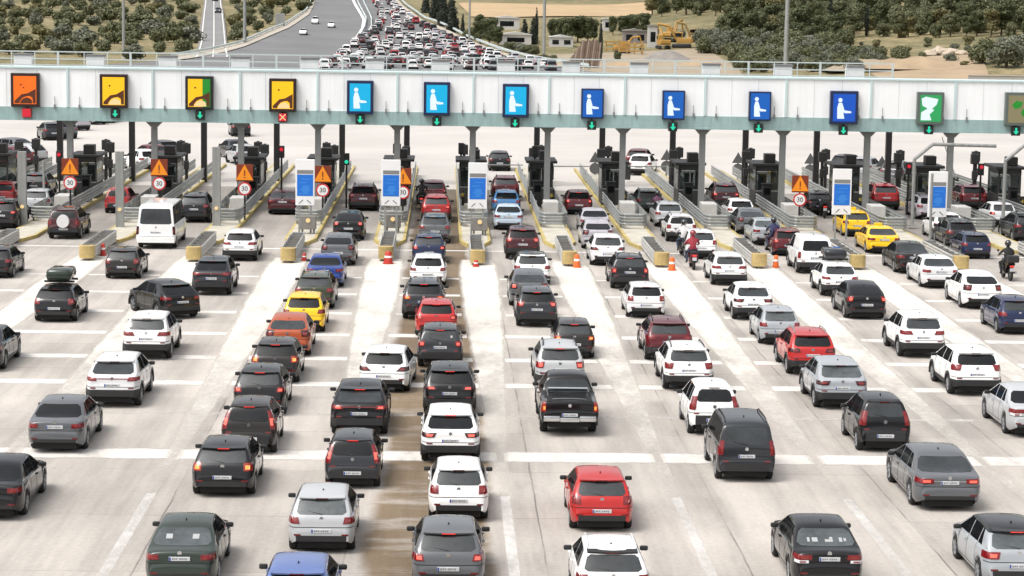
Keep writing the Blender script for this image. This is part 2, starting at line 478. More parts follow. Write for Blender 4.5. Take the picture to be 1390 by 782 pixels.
    if sp.get('sunroof'):
        y0, y1 = sp['sunroof']
        put('sunroof', patch(src, [P(1, y0, -1), P(1, y1, 1), P(2, H - .2, -1), P(0, hw * .55, 1), P(0, -hw * .55, -1)], .004), 'glass')
    if sp.get('roofm'):
        put('roof_panel', patch(src, [P(2, H - .135, -1), P(1, .25, -1), P(1, L * .72, 1)], .005), sp['roofm'])
    for sg in (1, -1):                                           # arch trim
        if cz:
            for ya in sp['axles']:
                b = bmesh.new(); ra = sp['wr'] + .05; prev = None
                for k in range(15):
                    a = math.pi * (-.06 + 1.12 * k / 14); x = sg * (hw + .008)
                    cur = [b.verts.new((xx, ya + math.cos(a) * rr, sp['wr'] + math.sin(a) * rr)) for xx, rr in ((x, ra), (x, ra + .085), (x - sg * .08, ra + .09), (x - sg * .08, ra - .004))]
                    if prev:
                        for i in range(4): b.faces.new((prev[i], prev[(i + 1) % 4], cur[(i + 1) % 4], cur[i]))
                    prev = cur
                put('arch_trim', b, sp.get('cladm', 'plastic'))
    for sg in (1, -1):
        b = bmesh.new(); z = sp['bump'] + .05 if sp['bump'] > .5 else sp['bump'] + .02
        x0, x1 = hw * .60, hw * .80
        q = patch(src, [P(0, sg * x0, -sg), P(0, sg * x1, sg), P(1, .3, 1), P(2, z - .02, -1), P(2, z + .02, 1)], .012); b.free()
        put('reflector', q, 'reflector_red')
    b = bmesh.new(); box(b, -hw + .26, hw - .26, .16, L - .2, sp['sill'] - .06, sp['sill'] + .42)
    for ya in sp['axles']: box(b, -hw + .10, hw - .10, ya - sp['wr'] * .55, ya + sp['wr'] * .55, sp['sill'] + .12, sp['sill'] + .40)
    put('underbody', b, 'seam', sm=None)
    for y, nm in ((s.y_at(pz), 0),):
        pass
    # ---- wheels
    key = (sp['wr'], sp.get('tw', .21))
    if key not in WHEELS: WHEELS[key] = wheel_meshes(*key)
    tm, rm = WHEELS[key]
    for ya in sp['axles']:
        for sg in (1, -1):
            w = bpy.data.objects.new('wheel', tm); COL.objects.link(w); w.parent = root
            w.location = (sg * (hw - key[1] / 2 - .02), ya - L / 2, sp['wr']); w.rotation_euler = (0, 0, 0 if sg > 0 else math.pi)
            r = bpy.data.objects.new('rim', rm); COL.objects.link(r); r.parent = w
    extra = sp.get('extra')
    if extra: extra(s, put, root)
    src.free()
    return root

def spare(s, put, root):
    b = bmesh.new(); z = .98; y = s.y_at(z)
    cyl(b, (0.0, y - .20, z), (0.0, y - .005, z), .34, .36, 28); put('spare_wheel_cover', b, 'paint_pearl', sm=40)
    # cover keeps its own white
def bed(s, put, root):
    b = bmesh.new(); box(b, -.74, .74, .10, 1.50, 1.06, 1.158); put('bed_cover', b, 'seam', sm=None)
    b = bmesh.new()
    tube(b, [(-.70, 1.52, 1.12), (-.66, 1.50, 1.34), (.66, 1.50, 1.34), (.70, 1.52, 1.12)], .035, 8); put('roll_bar', b, 'chrome')
    b = bmesh.new(); box(b, -.86, -.32, -.10, .06, .52, .70, 0, .03); box(b, .32, .86, -.10, .06, .52, .70, 0, .03); box(b, -.32, .32, -.06, .06, .50, .64, 0, .02); put('step_bumper', b, 'chrome', sm=40)
def busbits(s, put, root):
    b = bmesh.new()
    box(b, -.02, .18, 2.0, 2.35, s.H + .02, s.H + .09, 0, .03); put('roof_hatch', b, 'paint_white', sm=30)

LO, SM = 'tail_off', 'tail_smoke'
SPEC = {
 'hatch': dict(L=4.05, W=1.76, H=1.48, prof=[(0, .40), (.006, .60), (.04, .70), (.08, .90), (.15, 1.0), (.50, 1.36), (.64, 1.42), (1.1, 1.475), (1.8, 1.48), (2.35, 1.42), (3.08, .98), (3.65, .87), (3.93, .73), (4.03, .52), (4.05, .40)],
     belt=(.98, .86), axles=(.72, 3.22), wr=.31, sill=.20, rw=(1.02, 1.355), ws=(2.35, 1.42, 3.08, .98), dlo_rear=(.62, .92), bpillar=[1.05, 1.92], lights=[(.56, .60, .80, .96, .30, LO)], bump=.50, plate=.62, badge=.93, spoiler=(.40, .70, .02)),
 'vhatch': dict(L=3.85, W=1.68, H=1.49, prof=[(0, .40), (.006, .62), (.05, .68), (.09, .92), (.12, .98), (.34, 1.38), (.46, 1.44), (1.0, 1.485), (1.7, 1.49), (2.2, 1.43), (2.95, .99), (3.5, .88), (3.75, .74), (3.83, .52), (3.85, .40)],
     belt=(.96, .86), axles=(.62, 3.08), wr=.30, sill=.20, rw=(1.0, 1.37), rwm=.10, ws=(2.2, 1.43, 2.95, .99), dlo_rear=(.55, .72), bpillar=[.98, 1.82], lights=[(.66, .55, .78, 1.30, .14, LO)], bump=.64, plate=.50, badge=.90, spoiler=(.30, .52, .02), rr=.40, rdrop=.14),
 'suv': dict(L=4.40, W=1.84, H=1.62, prof=[(0, .46), (.006, .68), (.05, .80), (.08, 1.02), (.15, 1.10), (.46, 1.46), (.60, 1.55), (1.2, 1.61), (2.0, 1.62), (2.55, 1.54), (3.3, 1.10), (3.95, 1.0), (4.25, .86), (4.37, .62), (4.40, .46)],
     belt=(1.10, .98), axles=(.78, 3.46), wr=.345, sill=.27, rw=(1.13, 1.46), ws=(2.55, 1.54, 3.3, 1.10), dlo_rear=(.62, .98), bpillar=[1.12, 2.05], lights=[(.54, .58, .92, 1.06, .30, LO)], bump=.62, clad=.46, plate=.80, badge=1.02, spoiler=(.36, .68, .02), tailz=.40, rails=(.75, 2.4), tw=.23),
 'boxsuv': dict(L=4.32, W=1.82, H=1.64, prof=[(0, .46), (.006, .70), (.06, .78), (.09, 1.02), (.12, 1.10), (.34, 1.50), (.46, 1.58), (1.1, 1.635), (1.9, 1.64), (2.4, 1.56), (3.15, 1.12), (3.85, 1.03), (4.15, .90), (4.29, .66), (4.32, .46)],
     belt=(1.08, 1.0), axles=(.76, 3.42), wr=.35, sill=.28, rw=(1.13, 1.49), ws=(2.4, 1.56, 3.15, 1.12), dlo_rear=(.52, .70), bpillar=[1.10, 2.0], lights=[(.66, .64, .84, 1.08, .20, LO)], bump=.64, clad=.46, plate=.86, badge=1.04, spoiler=(.30, .54, .02), tailz=.40, rails=(.65, 2.3), rr=.42, rdrop=.14, tw=.23),
 'coupesuv': dict(L=4.38, W=1.82, H=1.56, prof=[(0, .46), (.006, .66), (.05, .80), (.06, .98), (.16, 1.06), (.78, 1.40), (.95, 1.46), (1.5, 1.545), (2.1, 1.56), (2.6, 1.49), (3.4, 1.02), (3.98, .94), (4.25, .80), (4.35, .60), (4.38, .46)],
     belt=(1.06, .92), axles=(.78, 3.44), wr=.345, sill=.26, rw=(1.10, 1.40), ws=(2.6, 1.49, 3.4, 1.02), dlo_rear=(.95, 1.35), bpillar=[1.30, 2.1], lights=[(.50, .56, .88, 1.00, .34, LO)], bump=.62, clad=.44, plate=.76, badge=.98, spoiler=(.66, 1.05, .02), tailz=.40, tw=.23, fin_y=1.25),
 'sedan': dict(L=4.65, W=1.80, H=1.44, prof=[(0, .42), (.006, .62), (.05, .70), (.06, .93), (.12, .985), (.60, 1.02), (1.20, 1.34), (1.45, 1.40), (2.1, 1.44), (2.65, 1.38), (3.42, .96), (4.2, .86), (4.52, .70), (4.63, .52), (4.65, .40)],
     belt=(.97, .86), axles=(.98, 3.74), wr=.32, sill=.20, rw=(1.04, 1.33), wiper=0, ws=(2.65, 1.38, 3.42, .96), dlo_rear=(1.18, 1.42), bpillar=[1.62, 2.4], lights=[(.52, .52, .79, .92, .30, LO)], bump=.46, plate=.82, badge=.95, fin_y=1.55),
 'estate': dict(L=4.55, W=1.79, H=1.48, prof=[(0, .40), (.006, .60), (.05, .70), (.08, .92), (.15, 1.0), (.54, 1.36), (.68, 1.42), (1.3, 1.475), (2.1, 1.48), (2.7, 1.42), (3.46, .98), (4.1, .88), (4.42, .72), (4.53, .52), (4.55, .40)],
     belt=(.98, .87), axles=(.88, 3.56), wr=.32, sill=.20, rw=(1.02, 1.36), ws=(2.7, 1.42, 3.46, .98), dlo_rear=(.70, 1.0), bpillar=[1.35, 2.28], lights=[(.54, .58, .80, .96, .30, LO)], bump=.48, plate=.66, badge=.94, spoiler=(.44, .76, .02), rails=(.85, 2.5)),
 'mpv': dict(L=4.42, W=1.85, H=1.82, prof=[(0, .45), (.006, .64), (.05, .72), (.07, 1.05), (.10, 1.14), (.24, 1.64), (.38, 1.76), (1.0, 1.815), (2.5, 1.82), (2.9, 1.74), (3.55, 1.18), (4.05, 1.05), (4.33, .84), (4.40, .6), (4.42, .45)],
     belt=(1.10, 1.02), axles=(.74, 3.50), wr=.33, sill=.24, rw=(1.14, 1.63), rwm=.12, ws=(2.9, 1.74, 3.55, 1.18), dlo_rear=(.40, .50), bpillar=[1.15, 2.2], lights=[(.74, .70, .84, 1.26, .14, LO)], bump=.60, plate=.80, badge=1.02, rr=.30, rdrop=.09, tum=.24, rails=(.5, 2.4)),
 'minibus': dict(L=5.85, W=2.02, H=2.42, prof=[(0, .45), (.006, .70), (.06, .78), (.08, 1.30), (.11, 1.40), (.20, 2.22), (.34, 2.36), (.9, 2.415), (4.3, 2.42), (4.75, 2.3), (5.35, 1.40), (5.7, 1.18), (5.82, .85), (5.85, .45)],
     belt=(1.30, 1.22), axles=(1.0, 4.75), wr=.34, sill=.28, rw=(1.36, 2.20), rwm=.10, ws=(4.75, 2.3, 5.35, 1.40), dlo_rear=(.30, .36), bpillar=[1.5, 2.7, 3.8], lights=[(.88, .86, .80, 1.25, .12, SM)], bump=.0, plate=.92, badge=1.20, rr=.2, rdrop=.05, tum=.10, wiper=0, fin=0, extra=busbits),
 'pickup': dict(L=5.30, W=1.90, H=1.78, prof=[(0, .58), (.006, .78), (.03, .84), (.04, 1.10), (.09, 1.145), (1.55, 1.15), (1.70, 1.64), (1.86, 1.73), (2.4, 1.775), (2.9, 1.73), (3.65, 1.22), (4.55, 1.12), (5.05, .98), (5.27, .75), (5.30, .58)],
     belt=(1.16, 1.06), axles=(1.10, 4.25), wr=.38, sill=.36, rw=(1.22, 1.60), wiper=0, ws=(2.9, 1.73, 3.65, 1.22), dlo_rear=(1.80, 1.95), bpillar=[2.45], lights=[(.78, .78, .82, 1.12, .14, LO)], bump=.0, clad=.52, plate=.72, badge=1.02, rr=.2, rdrop=.05, tailz=.55, tw=.25, fin=0, extra=bed),
}
def var(base, **k):
    d = dict(SPEC[base]); d.update(k); return d
SPEC['panelvan'] = var('mpv', blind=True, rails=None, lights=[(.78, .76, .78, 1.10, .12, LO)], clad=.40)
SPEC['jeep'] = var('boxsuv', L=4.32, extra=spare, lights=[(.66, .64, .80, 1.02, .16, LO)], wiper=0, badge=None, plate=.56)
SPEC['barhatch'] = var('hatch', lights=[(-1, 0, .87, .90, .30, LO), (.54, .58, .80, .97, .30, LO)])
SPEC['barsuv'] = var('coupesuv', lights=[(-1, 0, .955, .985, .34, LO), (.50, .56, .90, 1.02, .34, LO)])
SPEC['cornersuv'] = var('suv', lights=[(.62, .54, .94, 1.14, .30, LO)], rails=None)
SPEC['smokesuv'] = var('suv', lights=[(.42, .50, .92, 1.06, .32, SM)], rails=None)
SPEC['whitelightsedan'] = var('sedan', lights=[(.44, .44, .80, .92, .34, LO), (.52, .52, .72, .79, .20, 'reflector_white')])
SPEC['bigsedan'] = var('sedan', L=5.05, W=1.92, H=1.46, axles=(1.05, 4.04), prof=[(0, .42), (.006, .62), (.05, .70), (.06, .94), (.12, .99), (.62, 1.03), (1.35, 1.36), (1.6, 1.42), (2.3, 1.46), (2.95, 1.40), (3.8, .98), (4.6, .88), (4.92, .72), (5.03, .52), (5.05, .40)], ws=(2.95, 1.40, 3.8, .98), dlo_rear=(1.2, 1.55), bpillar=[1.8, 2.7], lights=[(-1, 0, .845, .87, .3, 'chrome'), (.46, .46, .80, .93, .36, LO)], fin_y=1.7, wr=.345)
SPEC['goldlift'] = var('estate', L=4.48, prof=[(0, .42), (.006, .62), (.05, .72), (.07, .98), (.16, 1.06), (.95, 1.34), (1.15, 1.40), (1.7, 1.48), (2.1, 1.485), (2.6, 1.42), (3.40, .98), (4.05, .88), (4.35, .72), (4.46, .52), (4.48, .40)], rw=(1.08, 1.33), dlo_rear=(1.0, 1.35), spoiler=None, rails=None, ws=(2.6, 1.42, 3.40, .98), lights=[(.56, .50, .82, 1.05, .25, SM)])
SPEC['city'] = var('vhatch', L=3.62, W=1.63, H=1.52, lights=[(.60, .53, .80, 1.20, .14, LO)], axles=(.56, 2.90), prof=[(0, .40), (.006, .62), (.05, .68), (.08, .94), (.11, 1.02), (.30, 1.40), (.42, 1.47), (1.0, 1.515), (1.65, 1.52), (2.15, 1.46), (2.80, 1.02), (3.3, .92), (3.53, .76), (3.60, .52), (3.62, .40)], ws=(2.15, 1.46, 2.80, 1.02), rw=(1.04, 1.40), bpillar=[.95, 1.75])
SPEC['blackroof'] = var('hatch', roofm='paint_black', lights=[(.50, .46, .78, .95, .32, LO)], spm='paint_black')
SPEC['rackred'] = var('suv', L=4.22, railm='chrome', lights=[(.46, .52, .92, 1.06, .30, SM)])
SPEC['cactus'] = var('goldlift', W=1.80, H=1.49, clad=.44, lights=[(.64, .58, .80, 1.02, .22, LO)])
SPEC['puma'] = var('coupesuv', lights=[(.50, .42, .86, 1.00, .30, SM)], clad=.40)
SPEC['kuga'] = var('hatch', lights=[(.44, .60, .80, .95, .30, SM)], W=1.80)
SPEC['boxhatch'] = var('hatch', lights=[(.58, .58, .80, 1.02, .18, LO)])
SPEC['whitesilver'] = var('suv', rails=(.75, 2.4), railm='plastic', lights=[(.62, .56, .86, 1.08, .24, LO)])

SPEC['vwsedan'] = var('whitelightsedan', stickers=[(-.46, -.40, 1.10, 1.17), (-.34, -.20, 1.10, 1.17), (-.02, .18, 1.10, 1.14), (.10, .18, 1.142, 1.18), (.34, .42, 1.10, 1.17), (.46, .52, 1.11, 1.16)])
SPEC['greensedan'] = var('sedan', stickers=[(-.42, -.26, 1.14, 1.22), (.24, .40, 1.14, 1.22)])  # two headrest covers, shown as pale patches laid on the rear glass
PROTO = {}
def proto(kind, name):
    key = (kind, name)
    if key not in PROTO:
        r = make_car(kind, name, SPEC[kind]); PROTO[key] = r
        def walk(o):
            KIDS[o.name] = kids(o)
            for k in KIDS[o.name]: walk(k)
        walk(r)
    return PROTO[key]
# ---------------------------------------------------------------- ground
def node_mat(name):
    m = bpy.data.materials.new(name); m.use_nodes = True; MATS[name] = m
    return m, m.node_tree.nodes, m.node_tree.links, m.node_tree.nodes['Principled BSDF']
def nn_(n, t, **k):
    x = n.new(t)
    for a, b in k.items(): setattr(x, a, b)
    return x
def mathn(n, l, op, a, b=None, c=None):
    x = n.new('ShaderNodeMath'); x.operation = op
    for i, v in enumerate((a, b, c)):
        if v is None: continue
        if isinstance(v, (int, float)): x.inputs[i].default_value = v
        else: l.new(v, x.inputs[i])
    return x.outputs[0]
def concrete_material():
    m, n, l, p = node_mat('concrete_slabs')
    tc = nn_(n, 'ShaderNodeTexCoord'); sep = nn_(n, 'ShaderNodeSeparateXYZ'); l.new(tc.outputs['Object'], sep.inputs[0])
    X, Y = sep.outputs[0], sep.outputs[1]
    def noise_(scale, detail, sx=1.0, sy=1.0, rough=.6):
        mp = nn_(n, 'ShaderNodeMapping'); mp.inputs['Scale'].default_value = (sx, sy, 1); l.new(tc.outputs['Object'], mp.inputs[0])
        z = nn_(n, 'ShaderNodeTexNoise'); z.inputs['Scale'].default_value = scale; z.inputs['Detail'].default_value = detail; z.inputs['Roughness'].default_value = rough
        l.new(mp.outputs[0], z.inputs['Vector']); return z.outputs[0]
    def mrange(v, a, b, c, d):
        r = nn_(n, 'ShaderNodeMapRange'); r.interpolation_type = 'SMOOTHSTEP'
        for i, q in enumerate((a, b, c, d)): r.inputs[i + 1].default_value = q
        l.new(v, r.inputs[0]); return r.outputs[0]
    big = mrange(noise_(.055, 4), .3, .7, .86, 1.12)
    mid = mrange(noise_(.5, 6, 1, .35), .3, .72, .90, 1.08)
    fine = mrange(noise_(7, 6, 1, 1, .75), .3, .7, .91, 1.08)
    streak = mrange(noise_(1.1, 6, 1, .05, .68), .32, .66, .82, 1.07)          # tyre wear along the lanes
    v = mathn(n, l, 'MULTIPLY', mathn(n, l, 'MULTIPLY', big, mid), mathn(n, l, 'MULTIPLY', fine, streak))
    # whole slabs of a slightly different pour
    fx = mathn(n, l, 'FLOOR', mathn(n, l, 'DIVIDE', mathn(n, l, 'ADD', X, 200 + 2.35), 4.55)); fy = mathn(n, l, 'FLOOR', mathn(n, l, 'DIVIDE', Y, 5.45))
    cb = nn_(n, 'ShaderNodeCombineXYZ'); l.new(fx, cb.inputs[0]); l.new(fy, cb.inputs[1])
    wn = nn_(n, 'ShaderNodeTexWhiteNoise'); wn.noise_dimensions = '2D'; l.new(cb.outputs[0], wn.inputs[0])
    v = mathn(n, l, 'MULTIPLY', v, mrange(wn.outputs[0], 0, 1, .93, 1.05))
    v = mathn(n, l, 'MULTIPLY', v, mrange(Y, 108, 126, 1.0, .62))            # shade under the canopy painted into the concrete, along with rubber and oil
    # joints
    wob = mathn(n, l, 'MULTIPLY', mathn(n, l, 'SUBTRACT', noise_(.6, 3), .5), .10)
    gx = mathn(n, l, 'ABSOLUTE', mathn(n, l, 'SUBTRACT', mathn(n, l, 'FRACT', mathn(n, l, 'DIVIDE', mathn(n, l, 'ADD', mathn(n, l, 'ADD', X, wob), 200 + 2.35), 4.55)), .5))
    jx = mrange(gx, .4935, .4972, 0, 1)
    gy = mathn(n, l, 'ABSOLUTE', mathn(n, l, 'SUBTRACT', mathn(n, l, 'FRACT', mathn(n, l, 'DIVIDE', mathn(n, l, 'ADD', Y, wob), 5.45)), .5))
    jy = mrange(gy, .4935, .4972, 0, 1)
    j = mathn(n, l, 'MULTIPLY', mathn(n, l, 'MAXIMUM', jx, mathn(n, l, 'MULTIPLY', jy, .6)), mrange(noise_(.25, 3), .42, .62, .1, .55))
    v = mathn(n, l, 'MULTIPLY', v, mathn(n, l, 'SUBTRACT', 1.0, j))
    base = nn_(n, 'ShaderNodeVectorMath', operation='SCALE'); base.inputs[0].default_value = (.430, .393, .354); l.new(v, base.inputs['Scale'])
    # the brown oil and rubber stained lane
    edge = mathn(n, l, 'ADD', X, mathn(n, l, 'MULTIPLY', mathn(n, l, 'SUBTRACT', noise_(.18, 5, 1, .5), .5), 1.5))
    m1 = mathn(n, l, 'MULTIPLY', mrange(edge, -1.85, -1.45, 0, 1), mrange(edge, 1.05, 1.35, 1, 0))
    blot = mrange(noise_(.42, 8, .45, 1.5, .72), .34, .54, .28, 1.0)
    nearm = mrange(Y, 58, 74, 0, 1)
    st = mathn(n, l, 'MULTIPLY', m1, mathn(n, l, 'MAXIMUM', blot, mathn(n, l, 'MULTIPLY', nearm, .97)))
    st = mathn(n, l, 'MULTIPLY', st, mrange(Y, 130, 160, .95, .6))
    mx = nn_(n, 'ShaderNodeMix', data_type='RGBA', blend_type='MIX'); l.new(st, mx.inputs[0]); l.new(base.outputs[0], mx.inputs[6])
    br = nn_(n, 'ShaderNodeVectorMath', operation='SCALE'); br.inputs[0].default_value = (.165, .115, .064); l.new(v, br.inputs['Scale'])
    l.new(br.outputs[0], mx.inputs[7])
    # oil drips down the middle of every lane
    lane = mathn(n, l, 'ABSOLUTE', mathn(n, l, 'SUBTRACT', mathn(n, l, 'FRACT', mathn(n, l, 'DIVIDE', mathn(n, l, 'ADD', X, 200 + .2), 4.55)), .5))
    oil = mathn(n, l, 'MULTIPLY', mrange(lane, .0, .16, 1, 0), mrange(noise_(.9, 6, 1, .25), .45, .7, 0, .38))
    m3 = nn_(n, 'ShaderNodeMix', data_type='RGBA', blend_type='MIX'); l.new(oil, m3.inputs[0]); l.new(mx.outputs[2], m3.inputs[6]); m3.inputs[7].default_value = (.16, .145, .13, 1)
    l.new(m3.outputs[2], p.inputs['Base Color'])
    p.inputs['Roughness'].default_value = .85
    b = nn_(n, 'ShaderNodeBump'); b.inputs['Strength'].default_value = .25; b.inputs['Distance'].default_value = .01
    l.new(noise_(6, 5), b.inputs['Height']); l.new(b.outputs[0], p.inputs['Normal'])
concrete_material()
def worn_paint(name, col, cover, soft=1.0):
    """paint with ragged, tyre-worn rims: the sheet lets the concrete through where it has worn off"""
    m, n, l, p = node_mat(name)
    tc = nn_(n, 'ShaderNodeTexCoord'); at = nn_(n, 'ShaderNodeAttribute'); at.attribute_name = 'cover'
    def nz(s, sx, sy):
        z = nn_(n, 'ShaderNodeTexNoise'); z.inputs['Scale'].default_value = s; z.inputs['Detail'].default_value = 8; z.inputs['Roughness'].default_value = .68
        mp = nn_(n, 'ShaderNodeMapping'); mp.inputs['Scale'].default_value = (sx, sy, 1); l.new(tc.outputs['Object'], mp.inputs[0]); l.new(mp.outputs[0], z.inputs['Vector']); return z.outputs[0]
    k = mathn(n, l, 'ADD', mathn(n, l, 'MULTIPLY', at.outputs['Fac'], 1.7 / soft), mathn(n, l, 'MULTIPLY', mathn(n, l, 'SUBTRACT', nz(.8, 1, .35), .5), 2.6))
    k = mathn(n, l, 'ADD', k, mathn(n, l, 'MULTIPLY', mathn(n, l, 'SUBTRACT', nz(5, 1, .5), .5), .9))
    r = nn_(n, 'ShaderNodeMapRange'); r.inputs[1].default_value = .30 - cover; r.inputs[2].default_value = 1.75 - cover; l.new(k, r.inputs[0])
    tr = nn_(n, 'ShaderNodeBsdfTransparent'); ms = nn_(n, 'ShaderNodeMixShader'); l.new(r.outputs[0], ms.inputs[0]); l.new(tr.outputs[0], ms.inputs[1]); l.new(p.outputs[0], ms.inputs[2]); l.new(ms.outputs[0], n['Material Output'].inputs[0])
    p.inputs['Base Color'].default_value = (*col, 1); p.inputs['Roughness'].default_value = .75
def paint_strip(name, rows, z, m):
    """rows of (points, covers): a grid of quads with the paint cover stored per vertex"""
    bm = bmesh.new(); lay = bm.verts.layers.float.new('cover'); R_ = []
    for pts, cov in rows:
        r = []
        for (x, y), c in zip(pts, cov):
            v = bm.verts.new((x, y, z)); v[lay] = c; r.append(v)
        R_.append(r)
    for a, b in zip(R_, R_[1:]):
        for q in range(len(a) - 1): bm.faces.new((a[q], a[q + 1], b[q + 1], b[q]))
    return tag(finish(bm, name, m), kind='structure')
def along(x, spans, z, m, name):
    rows = []
    for y, hw, c in spans: rows.append(([(x - hw, y), (x - hw * .72, y), (x, y), (x + hw * .72, y), (x + hw, y)], (0, c, c, c, 0)))
    paint_strip(name, rows, z, m)
def across(y, hw, x0, x1, z, m, name, c=1.0):
    n_ = max(2, int((x1 - x0) / 1.0)); rows = []
    for k in range(5):
        o = (-1, -.62, 0, .62, 1)[k]; rows.append(([(x0 + (x1 - x0) * i_ / n_, y + hw * o) for i_ in range(n_ + 1)], [0 if k in (0, 4) else c] * (n_ + 1)))
    paint_strip(name, rows, z, m)
worn_paint('gore_paint', (.62, .585, .53), .14)
worn_paint('band_paint', (.60, .57, .53), .06)
worn_paint('line_paint', (.72, .695, .66), .02)
worn_paint('faded_line', (.66, .64, .61), -.30)
mat('road_line', (.62, .61, .58), .8)
mat('apron', (.46, .432, .402), .85, var=.16, vscale=.05)
mat('asphalt', (.150, .150, .152), .85, var=.18, vscale=.06)
mat('asphalt_pale', (.20, .195, .195), .85, var=.15, vscale=.08)
mat('kerb_yellow', (.44, .35, .13), .7, var=.35, vscale=2.5)
mat('island_top', (.46, .43, .36), .85, var=.25, vscale=1.2)
mat('galv', (.36, .37, .36), .45, metal=.55, var=.2, vscale=2)
mat('galv_light', (.50, .49, .46), .5, metal=.3, var=.2, vscale=2)
mat('steel_paint', (.20, .205, .20), .5, var=.1)
mat('dark_steel', (.010, .009, .009), .5)
mat('grey_post', (.27, .275, .265), .55, var=.12)
mat('fascia', (.88, .895, .90), .45, var=.03, vscale=.4)
mat('teal', (.31, .44, .43), .5, var=.14, vscale=1.0)
mat('teal_pale', (.52, .64, .64), .5)
mat('rail_white', (.55, .62, .61), .5)
mat('booth_dark', (.018, .018, .018), .5, var=.15)
mat('booth_grey', (.034, .035, .034), .5, var=.2, vscale=1.5)
mat('booth_frame', (.22, .22, .21), .5)
mat('concrete_block', (.46, .45, .43), .85, var=.12, vscale=2)
mat('cushion_yellow', (.44, .325, .13), .6, var=.25, vscale=2)
mat('cushion_grey', (.20, .19, .175), .7, var=.25, vscale=2)
mat('orange_plastic', (.70, .13, .02), .5)
mat('red_plastic', (.45, .035, .02), .5)
mat('sign_white', (.80, .80, .80), .5)
mat('sign_orange', (.85, .27, .01), .45)
mat('sign_darkorange', (.20, .030, .008), .5)
mat('sign_red', (.55, .03, .03), .45)
mat('sign_black', (.01, .01, .01), .5)
mat('sign_blue', (.012, .16, .62), .4)
mat('sign_lightblue', (.035, .23, .68), .4)
mat('sign_back', (.10, .10, .10), .5)
def sheet(name, pts, z, m, cut=None):
    bm = bmesh.new(); bm.faces.new([bm.verts.new((x, y, z)) for x, y in pts])
    return tag(finish(bm, name, m), kind='structure')
# broad terrain
bm = bmesh.new(); xs = [-700 + 20 * i for i in range(86)]; ys = [-60, 0, 100, 200, 300] + [340 + 15 * i for i in range(60)] + [1260 + 60 * i for i in range(28)]
rows = [[bm.verts.new((x, y, terr(x, y))) for x in xs] for y in ys]
for a, b in zip(rows, rows[1:]):
    for i in range(len(xs) - 1): bm.faces.new((a[i], a[i + 1], b[i + 1], b[i]))
def hill_material():
    m, n, l, p = node_mat('dry_hillside')
    tc = nn_(n, 'ShaderNodeTexCoord')
    def nz(s, d):
        z = nn_(n, 'ShaderNodeTexNoise'); z.inputs['Scale'].default_value = s; z.inputs['Detail'].default_value = d; z.inputs['Roughness'].default_value = .62
        l.new(tc.outputs['Object'], z.inputs['Vector']); return z.outputs[0]
    cr = nn_(n, 'ShaderNodeValToRGB'); e = cr.color_ramp.elements
    e[0].position = .39; e[0].color = (.060, .066, .024, 1); e[1].position = .61; e[1].color = (.36, .275, .155, 1)
    e.new(.47).color = (.135, .120, .050, 1); e.new(.54).color = (.235, .19, .095, 1)
    mx = nn_(n, 'ShaderNodeMix', data_type='FLOAT'); mx.inputs[0].default_value = .5; l.new(nz(.035, 8), mx.inputs[2]); l.new(nz(.22, 7), mx.inputs[3])
    m2 = nn_(n, 'ShaderNodeMix', data_type='FLOAT'); m2.inputs[0].default_value = .42; l.new(mx.outputs[0], m2.inputs[2]); l.new(nz(1.1, 8), m2.inputs[3])
    l.new(m2.outputs[0], cr.inputs[0]); l.new(cr.outputs[0], p.inputs['Base Color']); p.inputs['Roughness'].default_value = .95
hill_material()
tag(finish(bm, 'hillside', 'dry_hillside', smooth=180), kind='structure')
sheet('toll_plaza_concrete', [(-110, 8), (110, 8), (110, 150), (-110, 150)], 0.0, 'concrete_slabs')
sheet('exit_apron_concrete', [(-110, 150.02), (110, 150.02), (72, 352), (-62, 352)], 0.0, 'apron')
# islands: where they stand across the plaza
ISL = [-21.6, -16.75, -11.75, -7.3, -2.72, 1.66, 6.02, 10.4, 15.05, 19.75, 24.7, 29.6]
# worn white gores and lane lines in front of every island
ZL = 0.004
nose = 107.0
for i, x in enumerate(ISL):
    along(x, [(57, .15, .35), (64, .28, .45), (72, .48, .65), (82, .70, .85), (92, .90, 1.0), (100, .98, 1.1), (nose, .98, 1.1), (nose + 2.5, .92, .9)], ZL, 'gore_paint', 'white_gore')
    along(x, [(30, .16, .8), (44, .16, .8), (56.95, .16, .8)], ZL, 'line_paint' if i == 5 else 'faded_line', 'lane_line')
# pale bands across the lanes, in front of the queue
for y0, w in ((62.0, 1.7), (68.2, .5), (73.6, 1.15), (78.9, 1.1), (84.5, 1.05), (90.3, 1.0), (96.2, .85), (102.0, .6)):
    xx = [-60] + ISL + [60]
    for a, b in zip(xx, xx[1:]):
        hw = .95 if y0 > 91 else .1 + .85 * max(0, (y0 - 60)) / 31
        if b - a > 2: across(y0, w / 2, a + hw - .05, b - hw + .05, ZL - .002, 'band_paint', 'pale_band', 1.05 if y0 != 68.2 else .5)
across(113.4, .2, -60, 60, ZL, 'line_paint', 'stop_line', 1.2)

